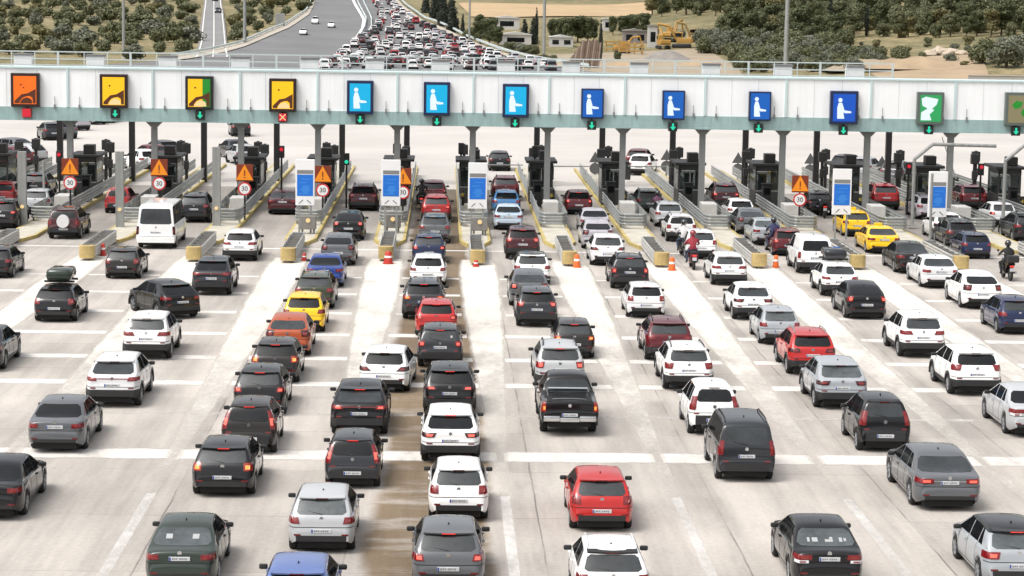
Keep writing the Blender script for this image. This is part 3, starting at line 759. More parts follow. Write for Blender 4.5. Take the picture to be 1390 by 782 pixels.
# ---------------------------------------------------------------- islands and their furniture
def island_mesh():
    hw, y0, y1 = .82, 115.0, 168.0
    pts = [(-hw, y1), (-hw, y0 + 2.0), (-.45, y0), (.45, y0), (hw, y0 + 2.0), (hw, y1)]
    return pts
def make_island():
    t = thing('toll_island', (0, 115, 0), None, 'traffic island', 'raised islands between the toll lanes')
    pts = [(x, y - 115) for x, y in island_mesh()]
    bm = bmesh.new(); n = len(pts)
    inner = [(x * .80, y + (.25 if y < 1 else 0)) for x, y in pts]
    A = [bm.verts.new((x, y, 0)) for x, y in pts]; B = [bm.verts.new((x * .985, y + .02, .17)) for x, y in pts]; C = [bm.verts.new((x, y, .172)) for x, y in inner]
    for i in range(n):
        j = (i + 1) % n
        bm.faces.new((A[i], A[j], B[j], B[i])); bm.faces.new((B[i], B[j], C[j], C[i]))
    finish(bm, 'kerb', 'kerb_yellow', t)
    bm = bmesh.new(); bm.faces.new([bm.verts.new((x, y, .171)) for x, y in inner]); finish(bm, 'paved_top', 'island_top', t)
    return t
def wbeam(bm, pts, z=.62, mi=0):
    """a W profile swept along a ground polyline, thickness included"""
    prof = [(0, -.155), (.045, -.12), (.045, -.06), (0, -.02), (0, .02), (.045, .06), (.045, .12), (0, .155)]
    full = prof + [(o - .02, h) for o, h in reversed(prof)]
    rows = []
    for k, (x, y) in enumerate(pts):
        a = Vector(pts[max(0, k - 1)]); b = Vector(pts[min(len(pts) - 1, k + 1)]); d = (b - a).normalized(); nrm = Vector((-d.y, d.x))
        rows.append([bm.verts.new((x + nrm.x * o, y + nrm.y * o, z + h)) for o, h in full])
    m = len(full)
    for a, b in zip(rows, rows[1:]):
        for i in range(m): bm.faces.new((a[i], a[(i + 1) % m], b[(i + 1) % m], b[i])).material_index = mi
    bm.faces.new(list(reversed(rows[0]))); bm.faces.new(rows[-1])
def make_guardrail():
    t = thing('guardrail', (0, 123.5, .17), None, 'guardrail', 'galvanised guardrails wrapped round the islands')
    pts = [(.74, 38), (.74, 1.0)] + [(.74 - .3 + .3 * math.cos(a), 1.0 - .8 * math.sin(a)) for a in (.4, .8, 1.2, 1.5)] + [(-.74 + .3 - .3 * math.cos(a), 1.0 - .8 * math.sin(a)) for a in (1.5, 1.2, .8, .4)] + [(-.74, 1.0), (-.74, 38)]
    pts = [(x, y) for x, y in pts]
    bm = bmesh.new(); wbeam(bm, pts, .34); wbeam(bm, pts, .68); finish(bm, 'rail', 'galv', t)
    for sx in (-1, 1):
        for y in (.9, 4, 8, 12, 17, 22, 27, 32):
            bm = bmesh.new(); box(bm, sx * .66 - .05, sx * .66 + .05, y - .05, y + .05, 0, .8); finish(bm, 'post', 'galv', t)
    return t
def make_cushion():
    t = thing('crash_cushion', (0, 107.4, 0), None, 'crash cushion', 'crash cushions at the island noses')
    for sx in (-1, 1):
        bm = bmesh.new(); x = sx * .40
        wb = bmesh.new(); pts = [(x, 7.4), (x, .2)] if sx > 0 else [(x, .2), (x, 7.4)]
        wbeam(bm, pts, .62); wbeam(bm, pts, .30); wb.free(); finish(bm, 'side_rail', 'galv_light', t)
    for k in range(6):
        bm = bmesh.new(); y = .5 + k * 1.18; box(bm, -.34, .34, y, y + .08, .06, .70); box(bm, -.28, .28, y + .25, y + .95, .12, .46, 0, .04); finish(bm, 'bay', 'cushion_grey', t)
    bm = bmesh.new(); pts = [(-.44, .35), (-.44, .02)] + [(-.44 * math.cos(a), -.06 - .22 * math.sin(a)) for a in (.3, .7, 1.1, 1.57, 2.04, 2.44, 2.84)] + [(.44, .02), (.44, .35)]
    A = [bm.verts.new((x, y, .14)) for x, y in pts]; B = [bm.verts.new((x, y, .80)) for x, y in pts]
    for i in range(len(pts) - 1): bm.faces.new((A[i], A[i + 1], B[i + 1], B[i]))
    bm.faces.new(B); bm.faces.new(list(reversed(A))); finish(bm, 'nose_cap', 'cushion_yellow', t, smooth=30)
    bm = bmesh.new(); box(bm, -.14, .14, -.1, 7.3, .0, .10); box(bm, -.35, .35, 7.2, 7.5, 0, .78); finish(bm, 'base_track', 'steel_paint', t)
    return t
def make_booth():
    t = thing('toll_booth', (0, 138, .17), None, 'toll booth', 'dark toll booths on the islands')
    hw, d, h = .70, 2.7, 2.50
    bm = bmesh.new(); box(bm, -hw, hw, 0, d, 0, .95)
    for sx in (-1, 1):
        for y in (0, d - .09): box(bm, sx * hw - (.09 if sx > 0 else 0), sx * hw + (.09 if sx < 0 else 0), y, y + .09, .952, h)
    box(bm, -hw, hw, 0, d, h - .32, h - .002) ; finish(bm, 'cabin', 'booth_grey', t)
    bm = bmesh.new(); box(bm, -.035, .035, -.012, .05, .96, h - .33); box(bm, -hw + .02, hw - .02, -.015, .04, .952, 1.02); finish(bm, 'window_frame', 'booth_frame', t)
    for sx in (-1, 1):
        bm = bmesh.new(); x0, x1 = sorted((sx * .04, sx * (hw - .095))); box(bm, x0, x1, .012, .03, 1.025, h - .33); finish(bm, 'front_window', 'booth_glass', t)
        bm = bmesh.new(); box(bm, sx * hw - .02, sx * hw + .01, .12, d - .12, .98, h - .33); finish(bm, 'side_window', 'booth_glass', t)
    bm = bmesh.new(); box(bm, -hw - .24, hw + .24, -.32, d + .3, h, h + .17, 0, .03); finish(bm, 'roof', 'booth_dark', t)
    bm = bmesh.new(); box(bm, -.12, .52, .25, 1.1, h + .173, h + .72, 0, .03); finish(bm, 'roof_unit', 'dark_steel', t)
    bm = bmesh.new(); box(bm, -hw - .02, -hw + .04, -.06, .10, .2, 1.3); finish(bm, 'yellow_edge', 'cushion_yellow', t) if False else bm.free()
    return t
m, n, l, p = node_mat('booth_glass')
p.inputs['Base Color'].default_value = (.02, .025, .025, 1); p.inputs['Roughness'].default_value = .05
tr = nn_(n, 'ShaderNodeBsdfTransparent'); tr.inputs[0].default_value = (.55, .6, .6, 1); ms = nn_(n, 'ShaderNodeMixShader'); ms.inputs[0].default_value = .45
l.new(tr.outputs[0], ms.inputs[1]); l.new(p.outputs[0], ms.inputs[2]); l.new(ms.outputs[0], n['Material Output'].inputs[0])
def make_plinth():
    bm = bmesh.new(); box(bm, -.42, .42, 129.0 - 129, 1.6, 0, .95, 0, .04)
    o = finish(bm, 'concrete_plinth', 'concrete_block'); o.location = (0, 129, .175)
    return o
POS = ['far left island', 'second island from the left', 'third island from the left', 'fourth island from the left', 'island left of the brown lane', 'island right of the brown lane', 'sixth island from the right',
       'fifth island from the right', 'fourth island from the right', 'third island from the right', 'second island from the right', 'far right island']
def register(o):
    KIDS[o.name] = kids(o)
    for k in KIDS[o.name]: register(k)
ip, gp, cp_, bp, pp = make_island(), make_guardrail(), make_cushion(), make_booth(), make_plinth()
for o in (ip, gp, cp_, bp, pp): register(o)
NOB = (4, 5)
ISLX = [-26.8] + ISL + [34.6]
for i, x in enumerate(ISL + [-26.8, 34.6]):
    ps = (POS + ['island cut by the left edge', 'island cut by the right edge'])[i]
    dup(ip, (x, 115, 0), label='raised concrete island with worn yellow kerb, the ' + ps.replace('island', 'one', 1) if False else 'raised toll island with worn yellow kerb, the ' + ps)
    dup(gp, (x, 123.5, .17), label='double galvanised guardrail wrapped round the ' + ps)
    if i != 12: dup(cp_, (x, 107.4 + (1.2 if i in (4,) else 0), 0), scale=(.80, 1, .88), label='narrow crash cushion with yellow nose in front of the ' + ps)
    dup(bp, (x + (.0 if i < 6 else -.1), 138, .17), label='dark grey toll booth with black roof unit on the ' + ps)
    if i not in (4, 5): dup(pp, (x + .1, 129, .175), label='pale concrete block behind the guardrail on the ' + ps, group='concrete blocks on the islands')
for o in (ip, gp, cp_, bp, pp):
    def rm(o):
        for k in KIDS.get(o.name, []): rm(k)
        bpy.data.objects.remove(o)
    rm(o)

# ---- terminals, bollards and sensor posts on every island
mat('bollard_yellow', (.40, .30, .05), .6)
def make_terminal():
    t = thing('payment_terminal', (0, 0, 0), None, 'payment machine', 'dark payment machines beside the booths')
    bm = bmesh.new(); box(bm, -.26, .26, 0, .5, 0, 1.55, 0, .04); finish(bm, 'cabinet', 'booth_dark', t)
    bm = bmesh.new(); box(bm, -.18, .18, -.006, -.001, .95, 1.35); finish(bm, 'screen', 'side_glass', t)
    bm = bmesh.new(); box(bm, -.32, .32, -.10, .55, 1.553, 1.62, 0, .02); finish(bm, 'hood', 'dark_steel', t); return t
def make_bollard():
    t = thing('bollard', (0, 0, 0), None, 'bollard', 'bollards round the booths')
    bm = bmesh.new(); lathe_z(bm, [(0, .09), (.9, .09), (.96, .06)], 12); finish(bm, 'post', 'dark_steel', t, smooth=40)
    bm = bmesh.new(); lathe_z(bm, [(.55, .094), (.75, .094)], 12); finish(bm, 'yellow_band', 'bollard_yellow', t, smooth=40); return t
def make_sensor():
    t = thing('sensor_post', (0, 0, 0), None, 'sensor post', 'dark sensor posts past the booths')
    bm = bmesh.new(); box(bm, -.09, .09, -.09, .09, 0, 2.9); finish(bm, 'post', 'dark_steel', t)
    bm = bmesh.new(); box(bm, -.26, .26, -.2, .2, 2.2, 2.85, 0, .04); finish(bm, 'sensor_head', 'booth_dark', t)
    bm = bmesh.new(); box(bm, -.16, .16, -.22, .1, 1.2, 1.75, 0, .03); finish(bm, 'control_box', 'booth_dark', t); return t
tp, bo, sp_ = make_terminal(), make_bollard(), make_sensor()
for o in (tp, bo, sp_): register(o)
for i, x in enumerate(ISL + [-26.8, 34.6]):
    ps = (POS + ['island cut by the left edge', 'island cut by the right edge'])[i]; s = -1 if i < 6 else 1
    dup(tp, (x - .42 * s, 135.6, .17), label='dark payment machine in front of the booth, ' + ps)
    dup(tp, (x + .40 * s, 143.2, .17), label='dark payment machine behind the booth, ' + ps)
    dup(sp_, (x - .30 * s, 146.5, .17), label='tall dark sensor post past the booth, ' + ps)
    dup(sp_, (x + .34 * s, 149.0, .17), label='tall dark sensor post farthest past the booth, ' + ps)
    for q in ((.5, 136.9), (-.5, 136.6)): dup(bo, (x + q[0], q[1], .17), label='dark bollard with a yellow band at the booth, ' + ps)
for o in (tp, bo, sp_): rm(o)

# ---------------------------------------------------------------- the toll canopies
YG = 132.0
def zat(px, py, Y=YG): return at_depth(px, py, Y).z
pL = at_depth(-140, 100, YG); pR = at_depth(1540, 100, YG)
Z0, Z1 = 5.28, 5.95        # lower beam
Z2 = 8.15                  # top of fascia
can = thing('toll_canopy', (0, YG, 0), 'long white toll canopy beam with teal lower edge on grey columns', 'toll canopy')
XA, XB = pL.x, pR.x
bm = bmesh.new(); box(bm, XA, XB, -.0, 1.7, Z1, Z2); finish(bm, 'fascia', 'fascia', can)
bm = bmesh.new(); box(bm, XA, XB, -.06, 1.75, Z0, Z1 - .003); 
box(bm, XA, XB, -.10, 1.79, Z0 - .10, Z0 - .003); finish(bm, 'lower_beam', 'teal', can)
bm = bmesh.new(); box(bm, XA, XB, -.08, 1.78, Z2 + .003, Z2 + .09); finish(bm, 'top_edge', 'teal_pale', can)
COLX = [-26.8] + ISL + [34.6]
for x in COLX:
    bm = bmesh.new(); box(bm, x - .06, x + .06, -.10, -.003, Z1 + .01, Z2 - .01); finish(bm, 'pilaster', 'teal_pale', can)
    bm = bmesh.new(); box(bm, x - .17, x + .17, .55, .89, .174, Z0 - .40)
    for k in range(4): box(bm, x - .17 - .07 * (k + 1), x + .17 + .07 * (k + 1), .50, .94, Z0 - .40 + k * .074, Z0 - .40 + (k + 1) * .074 - .002)
    finish(bm, 'column', 'steel_paint', can)
bm = bmesh.new()
for a, b in zip(COLX, COLX[1:]):
    for f in (.33, .66):
        x = a + (b - a) * f; box(bm, x - .012, x + .012, -.012, -.001, Z1 + .01, Z2 - .02)
finish(bm, 'panel_seam', 'rail_white', can)
for a, b in zip(COLX, COLX[1:]):
    for f in (.14, .86):
        bm = bmesh.new(); x = a + (b - a) * f; box(bm, x - .05, x + .05, -.16, -.062, Z1 - .08, Z1 + .16); box(bm, x - .015, x + .015, -.08, -.0625, Z1 + .15, Z1 + .62)
        finish(bm, 'cable_box', 'steel_paint', can)
# second canopy behind, dark posts, walkway with railing and equipment boxes
YR = 152.5
rear = thing('rear_gantry', (0, YR, 0), 'walkway gantry on black posts behind the white toll canopy, with pale railing on top', 'gantry')
RX = [at_depth(px, 200, YR).x for px in (-18, 80, 178, 276, 375, 464, 552, 642, 729, 818, 914, 1013, 1110, 1208)]
bm = bmesh.new(); box(bm, RX[0], RX[-1] + .2, 0, 1.4, 6.7, 7.3); finish(bm, 'deck', 'steel_paint', rear)
for i, x in enumerate(RX):
    bm = bmesh.new(); box(bm, x - .19, x + .19, .3, .66, .0, 6.697); finish(bm, 'post', 'dark_steel', rear)
    bm = bmesh.new(); box(bm, x - .07, x + .07, -.06, .02, 7.3, 8.62); finish(bm, 'rail_post', 'rail_white', rear)
bm = bmesh.new()
for z in (8.58, 8.1, 7.7): box(bm, RX[0], RX[-1] + .07, -.045, -.005, z - .035, z + .035)
for a, b in zip(RX, RX[1:]):
    for f in (.36, .68): box(bm, a + (b - a) * f - .03, a + (b - a) * f + .03, -.044, -.006, 7.3, 8.545)
box(bm, RX[0], RX[-1] + .07, 1.3, 1.34, 8.5, 8.56)
finish(bm, 'railing', 'rail_white', rear)
for a, b in zip(RX, RX[1:]):
    x = a + (b - a) * .50
    bm = bmesh.new(); box(bm, x - .60, x + .60, .35, 1.0, 7.3, 8.30, 0, .03); ob = finish(bm, 'equipment_box', 'fascia', rear)
    bm = bmesh.new(); box(bm, x - .64, x + .64, .28, 1.05, 8.302, 8.42); finish(bm, 'box_lid', 'steel_paint', ob)

# ---------------------------------------------------------------- lane signs on the fascia
def emis(name, col, s=1.0):
    s *= .70
    mat(name, (col[0] * .1, col[1] * .1, col[2] * .1), .3, emit=col, estr=s)
emis('led_orange', (1, .16, .008), .95); emis('led_yellow', (1, .52, .008), 1.0); emis('led_green', (.02, .32, .03), .7)
emis('led_cyan', (.004, .48, .84), .8); emis('led_blue', (.004, .13, .56), .75); emis('led_deepblue', (.004, .10, .60), .75); emis('led_white', (.82, .93, 1), .85); emis('led_egreen', (.03, .45, .13), .7); emis('led_tan', (.30, .26, .14), .7)
emis('led_arrow', (.02, .75, .45), .85); emis('led_red', (.85, .02, .05), .7); emis('led_paleyellow', (1, .72, .35), .8)
mat('led_dark', (.09, .022, .006), .4); mat('frame_brown', (.022, .008, .006), .4); mat('frame_navy', (.008, .018, .07), .4); mat('frame_grey', (.10, .12, .11), .5); mat('frame_black', (.010, .012, .012), .4)
def streaks(name, lo):
    m = MATS[name]; n, l = m.node_tree.nodes, m.node_tree.links; p = n['Principled BSDF']; c = p.inputs['Base Color']
    tc = nn_(n, 'ShaderNodeTexCoord'); mp = nn_(n, 'ShaderNodeMapping'); mp.inputs['Scale'].default_value = (2.2, 1, .10); z = nn_(n, 'ShaderNodeTexNoise'); z.inputs['Scale'].default_value = 1.6; z.inputs['Detail'].default_value = 7; z.inputs['Roughness'].default_value = .7
    l.new(tc.outputs['Object'], mp.inputs[0]); l.new(mp.outputs[0], z.inputs['Vector'])
    r = nn_(n, 'ShaderNodeMapRange'); r.inputs[1].default_value = .36; r.inputs[2].default_value = .56; r.inputs[3].default_value = lo; r.inputs[4].default_value = 1; l.new(z.outputs[0], r.inputs[0])
    v = nn_(n, 'ShaderNodeVectorMath', operation='SCALE'); l.new(c.links[0].from_socket, v.inputs[0]); l.new(r.outputs[0], v.inputs['Scale']); l.new(v.outputs[0], c)
streaks('fascia', .955); streaks('teal', .84); streaks('grey_post', .75)
def disc(cx, cz, r, n=18): return [(cx + r * math.cos(2 * math.pi * i / n), cz + r * math.sin(2 * math.pi * i / n)) for i in range(n)]
def sign(px, py, w, h, style, label):
    q = at_depth(px, py, YG - .10)
    t = thing('lane_sign', (q.x, YG - .10, q.z), label, 'lane sign', 'lit lane signs on the canopy')
    fr = {'orange': 'frame_brown', 'yellow': 'frame_brown', 'split': 'frame_black', 'cyan': 'frame_navy', 'blue': 'frame_navy', 'deep': 'frame_navy', 'green': 'frame_grey', 'tan': 'frame_grey'}[style]
    b = .165 if style not in ('blue',) else .09
    bm = bmesh.new(); box(bm, -w / 2, w / 2, -.28, .095, -h / 2, h / 2, 0, .03); finish(bm, 'housing', fr, t)
    fw, fh = w / 2 - b, h / 2 - b
    scr = {'orange': 'led_orange', 'yellow': 'led_yellow', 'split': 'led_yellow', 'cyan': 'led_cyan', 'blue': 'led_blue', 'deep': 'led_deepblue', 'green': 'led_egreen', 'tan': 'led_tan'}[style]
    bm = bmesh.new(); box(bm, -fw, fw if style != 'split' else fw * .30, -.292, -.281, -fh, fh); finish(bm, 'screen', scr, t)
    if style == 'split':
        bm = bmesh.new(); box(bm, fw * .30 + .002, fw, -.292, -.281, -fh, fh); finish(bm, 'green_screen', 'led_green', t)
    y0, y1 = -.300, -.2935
    bm = bmesh.new()
    if style in ('orange', 'yellow', 'split'):
        k = fw if style != 'split' else fw
        prism(bm, [(-.92 * fw, -.78 * fh), (-.30 * fw, -.30 * fh), (.25 * fw, -.22 * fh), (.95 * fw, .10 * fh), (.95 * fw, -.95 * fh), (.70 * fw, -.95 * fh), (.66 * fw, -.55 * fh), (.42 * fw, -.42 * fh), (.10 * fw, -.45 * fh), (-.2 * fw, -.55 * fh), (-.45 * fw, -.80 * fh), (-.50 * fw, -.95 * fh), (-.92 * fw, -.95 * fh)], y0, y1)
        prism(bm, disc(-.35 * fw, .38 * fh, .07 * fh, 12), y0, y1); prism(bm, disc(-.12 * fw, .18 * fh, .06 * fh, 12), y0, y1) if style == 'orange' else None
        finish(bm, 'pictogram', 'led_dark', t)
        bm = bmesh.new(); prism(bm, [(-.44 * fw, -.96 * fh), (-.40 * fw, -.80 * fh), (-.15 * fw, -.60 * fh), (.12 * fw, -.52 * fh), (.40 * fw, -.58 * fh), (.60 * fw, -.70 * fh), (.64 * fw, -.96 * fh)], y0 - .004, y1 - .004)
        finish(bm, 'lower_pictogram', 'led_paleyellow' if style != 'orange' else 'led_dark', t)
    elif style in ('cyan', 'blue', 'deep'):
        prism(bm, disc(-.38 * fw, .55 * fh, .155 * fh), y0, y1)
        prism(bm, [(-.62 * fw, -.80 * fh), (-.64 * fw, .0), (-.52 * fw, .36 * fh), (-.22 * fw, .36 * fh), (-.05 * fw, -.02 * fh), (.0, -.18 * fh), (.62 * fw, -.26 * fh), (.64 * fw, -.38 * fh), (.10 * fw, -.40 * fh), (-.08 * fw, -.34 * fh), (.02 * fw, -.80 * fh)], y0, y1)
        finish(bm, 'pictogram', 'led_white', t)
    elif style == 'green':
        prism(bm, [(-.9 * fw, .72 * fh), (-.5 * fw, .88 * fh), (.7 * fw, .70 * fh), (.55 * fw, .30 * fh), (.1 * fw, -.05 * fh), (.35 * fw, -.1 * fh), (-.1 * fw, -.45 * fh), (.1 * fw, -.88 * fh), (-.92 * fw, -.88 * fh), (-.9 * fw, -.3 * fh), (-.3 * fw, .0), (-.8 * fw, .2 * fh)], y0, y1); finish(bm, 'pictogram', 'led_white', t)
    else:
        prism(bm, [(-.7 * fw, .3 * fh), (-.3 * fw, .62 * fh), (.35 * fw, .5 * fh), (.1 * fw, .1 * fh), (-.4 * fw, .0)], y0, y1); prism(bm, disc(.55 * fw, -.25 * fh, .3 * fh), y0, y1); finish(bm, 'pictogram', 'led_green', t)
    return t
def signal(px, py, ok, label):
    q = at_depth(px, py, YG - .08); s = .26
    t = thing('lane_signal', (q.x, YG - .30, q.z), label, 'lane signal', 'lane signals under the canopy signs')
    bm = bmesh.new(); box(bm, -s, s, 0, .22, -s, s, 0, .03); finish(bm, 'housing', 'frame_black' if ok is not None else 'red_plastic', t)
    bm = bmesh.new(); w = .055
    if ok:
        box(bm, -w, w, -.012, -.002, -.02, .20); prism(bm, [(-.17, .0), (.17, .0), (0, -.20)], -.014, -.003); finish(bm, 'arrow', 'led_arrow', t)
    elif ok is False:
        for sg in (1, -1):
            prism(bm, [(-.19 * sg, -.15), (-.15 * sg, -.19), (.19 * sg, .15), (.15 * sg, .19)], -.012 - .002 * sg, -.003); 
        finish(bm, 'cross', 'led_paleyellow', t)
        bm = bmesh.new(); box(bm, -.22, .22, -.002, .003, -.22, .22); finish(bm, 'lamp_face', 'led_red', t)
    else:
        box(bm, -.22, .22, -.006, .003, -.22, .22); finish(bm, 'lamp_face', 'led_red', t)
    bm = bmesh.new(); box(bm, -.04, .04, .10, .20, s, s + .12); finish(bm, 'bracket', 'frame_black', t)
S = [(35, 122, 1.62, 1.92, 'orange', 'orange lit lane sign with a dark pictogram, leftmost on the white canopy'),
 (155, 123.5, 1.58, 1.92, 'yellow', 'yellow lit lane sign with dark pictogram above a green arrow, second from left'),
 (271, 126, 1.60, 1.92, 'split', 'lane sign half yellow and half dark green, with a dark pictogram'),
 (384, 129, 1.55, 1.90, 'yellow', 'yellow lit lane sign above the red cross signal'),
 (489, 132, 1.52, 1.92, 'cyan', 'bright cyan lane sign with white figure, leftmost of the three cyan ones'),
 (593, 134, 1.52, 1.92, 'cyan', 'bright cyan lane sign with white figure, middle one of the three cyan ones'),
 (700, 136.5, 1.52, 1.92, 'cyan', 'bright cyan lane sign with white figure, rightmost of the three cyan ones'),
 (804, 140.5, 1.30, 1.72, 'blue', 'smaller blue lane sign with white attendant figure, leftmost of the small blue ones'),
 (914, 142.5, 1.30, 1.68, 'blue', 'smaller blue lane sign with white attendant figure, middle one of the small blue ones'),
 (1031, 144, 1.28, 1.68, 'blue', 'smaller blue lane sign with white attendant figure, rightmost of the small blue ones'),
 (1145, 146, 1.62, 1.92, 'deep', 'large deep blue lane sign with white figure, next to the green one'),
 (1262, 147, 1.55, 1.88, 'green', 'green lane sign with a white pictogram in a grey frame'),
 (1382, 148, 1.60, 1.92, 'tan', 'dull tan and green lane sign cut by the right edge of the photo')]
for s_ in S: sign(*s_)
AR = [(37, 153, None), (157, 154, True), (272, 156, True), (384, 159, False), (489, 162, True), (593, 165, True), (699, 167, True), (803, 170, True), (913, 172, True), (1029, 174, True), (1144, 177, True), (1260, 176, True), (1378, 178, True)]
AN = ['orange', 'second yellow', 'half yellow half green', 'yellow', 'left cyan', 'middle cyan', 'right cyan', 'left small blue', 'middle small blue', 'right small blue', 'large deep blue', 'green', 'dull tan']
for (px, py, ok), nm_ in zip(AR, AN):
    signal(px, py, ok, ('red square lane signal under the %s lane sign' if ok is None else 'green down arrow lane signal under the %s lane sign' if ok else 'red lane signal with a cross under the %s lane sign') % nm_)

# ---------------------------------------------------------------- text helper
def text_mesh(s, size, name, m, parent, loc, align='CENTER'):
    cu = bpy.data.curves.new('t', 'FONT'); cu.body = s; cu.size = size; cu.align_x = align; cu.align_y = 'CENTER'; cu.extrude = .004
    to = bpy.data.objects.new('t', cu); COL.objects.link(to)
    bpy.context.view_layer.update()
    me = bpy.data.meshes.new_from_object(to.evaluated_get(bpy.context.evaluated_depsgraph_get()))
    bpy.data.objects.remove(to); bpy.data.curves.remove(cu)
    me.name = name; me.materials.clear(); me.materials.append(MATS[m])
    o = bpy.data.objects.new(name, me); COL.objects.link(o); o.parent = parent; o.location = loc; o.rotation_euler = (R(90), 0, 0)
    return o
# ---------------------------------------------------------------- blue information boards
def totem(px, py, label):
    Y = 119.5; q = at_depth(px, py, Y)
    t = thing('information_board', (q.x, Y, .17), label, 'information board', 'white and blue information boards on the islands')
    zb = q.z - .17; h = 2.42; w = .50
    bm = bmesh.new(); box(bm, -w, w, 0, .14, zb, zb + h, 0, .02); finish(bm, 'board', 'sign_white', t)
    bm = bmesh.new(); box(bm, -w + .08, w - .08, -.008, -.001, zb + .50, zb + 1.62); finish(bm, 'blue_panel', 'sign_blue', t)
    bm = bmesh.new(); box(bm, -w + .08, w - .08, -.008, -.001, zb + 1.66, zb + 1.86); finish(bm, 'grey_strip', 'booth_frame', t)
    bm = bmesh.new()
    for k, (a, b) in enumerate(((-.30, .18), (-.26, .30), (-.12, .24), (-.30, .10), (-.20, .28))): box(bm, a, b, -.012, -.009, zb + .60 + k * .19, zb + .66 + k * .19)
    prism(bm, disc(.02, zb + .86, .20), -.0085, -.0082); finish(bm, 'pictogram', 'sign_lightblue', t)
    bm = bmesh.new()
    prism(bm, [(-.34, zb + .10), (-.30, zb + .10), (-.10, zb + .27), (-.12, zb + .31)], -.008, -.001); prism(bm, [(.34, zb + .10), (.30, zb + .10), (.10, zb + .27), (.12, zb + .31)], -.0085, -.001); finish(bm, 'arrow_marks', 'sign_black', t)
    for sx in (-.3, .3):
        bm = bmesh.new(); box(bm, sx - .05, sx + .05, .04, .12, 0, zb - .003); finish(bm, 'leg', 'grey_post', t)
    # device at its foot
    return q
for px, py, lb in ((414, 279, 'white board with blue panel on the island left of the cyan signs, leftmost'), (530.5, 279.5, 'white board with blue panel at the left edge of the brown lane'), (648, 283.5, 'white board with blue panel at the right edge of the brown lane'), (1142, 291.5, 'white board with blue panel above the yellow taxis'), (1272, 295, 'white board with blue panel rightmost, near the bent grey pole')):
    totem(px, py, lb)
def lamp_box(px, py, label):
    q = G(px, py, .17); t = thing('control_cabinet', q, label, 'cabinet', 'small cabinets with a yellow lamp')
    bm = bmesh.new(); box(bm, -.42, .42, 0, .4, .25, .95, 0, .03)
    for sx in (-.3, .3): box(bm, sx - .05, sx + .05, .1, .2, 0, .248)
    finish(bm, 'cabinet', 'cushion_grey', t)
    bm = bmesh.new(); cyl(bm, (0, -.06, .72), (0, -.001, .72), .10, .12, 14); finish(bm, 'lamp', 'led_paleyellow', t)
lamp_box(418, 318, 'grey cabinet with yellow lamp under the leftmost blue board'); lamp_box(533, 316, 'grey cabinet with yellow lamp under the board left of the brown lane'); lamp_box(651, 320, 'grey cabinet with yellow lamp under the board right of the brown lane')
# ---------------------------------------------------------------- warning signs
def warn(px, py, label):
    Y = 126.0; q = at_depth(px, py, Y); zc = q.z - .17
    t = thing('warning_sign', (q.x, Y, .17), label, 'warning sign', 'orange warning signs with a round limit sign')
    bm = bmesh.new(); box(bm, -.46, .46, .02, .06, zc - .02, zc + .93, 0, .01); finish(bm, 'backing_board', 'sign_darkorange', t)
    bm = bmesh.new(); prism(bm, [(-.48, zc + .06), (.48, zc + .06), (0, zc + .92)], -.012, .018); finish(bm, 'triangle', 'sign_orange', t)
    bm = bmesh.new(); box(bm, -.035, .035, -.020, -.0125, zc + .30, zc + .60); box(bm, -.035, .035, -.020, -.0125, zc + .17, zc + .24); finish(bm, 'exclamation_mark', 'sign_darkorange', t)
    bm = bmesh.new(); cyl(bm, (0, .0, zc - .42), (0, .03, zc - .42), .37, .37, 28); finish(bm, 'red_ring', 'sign_red', t)
    bm = bmesh.new(); cyl(bm, (0, -.006, zc - .42), (0, -.001, zc - .42), .29, .29, 28); finish(bm, 'round_sign', 'sign_white', t)
    text_mesh('30', .36, 'number', 'sign_black', t, (0, -.012, zc - .42))
    bm = bmesh.new(); cyl(bm, (0, .10, 0), (0, .10, zc + .9), .05, .05, 10); finish(bm, 'post', 'dark_steel', t)
for px, py, lb in ((95, 238, 'orange triangle sign over round 30 sign, leftmost, right of the grey post'), (216, 239, 'orange triangle sign over round 30 sign behind the white minibus'), (332, 246, 'orange triangle sign over round 30 sign above the white car by the yellow nose'), (438, 248, 'orange triangle sign over round 30 sign beside the leftmost blue board'),
                   (547, 251, 'orange triangle sign over round 30 sign half hidden by a blue board'), (1086, 261, 'orange triangle sign over round 30 sign left of the yellow taxis, rightmost')):
    warn(px, py, lb)
def sign_back(px, py, label):
    Y = 162.0; q = at_depth(px, py, Y); z = q.z
    t = thing('sign_seen_from_behind', (q.x, Y, 0), label, 'road sign', 'road signs seen from behind')
    bm = bmesh.new(); prism(bm, [(-.44, z - .28), (.44, z - .28), (0, z + .50)], -.03, 0); finish(bm, 'triangle', 'sign_back', t)
    bm = bmesh.new(); cyl(bm, (0, -.03, z - .72), (0, 0, z - .72), .40, .40, 24); finish(bm, 'round_sign', 'sign_back', t)
    bm = bmesh.new(); cyl(bm, (0, .06, 0), (0, .06, z + .3), .06, .06, 8); finish(bm, 'post', 'steel_paint', t)
for px, py, lb in ((808, 215, 'grey back of a triangle and round sign behind the left small blue lane'), (905, 212, 'grey back of a triangle and round sign right of the fifth booth from right'), (1002, 216, 'grey back of a triangle and round sign beside the booth with an attendant'), (1100, 217, 'grey back of a triangle and round sign above the rightmost orange sign'), (1197, 221, 'grey back of a triangle and round sign behind the second column from right')):
    sign_back(px, py, lb)
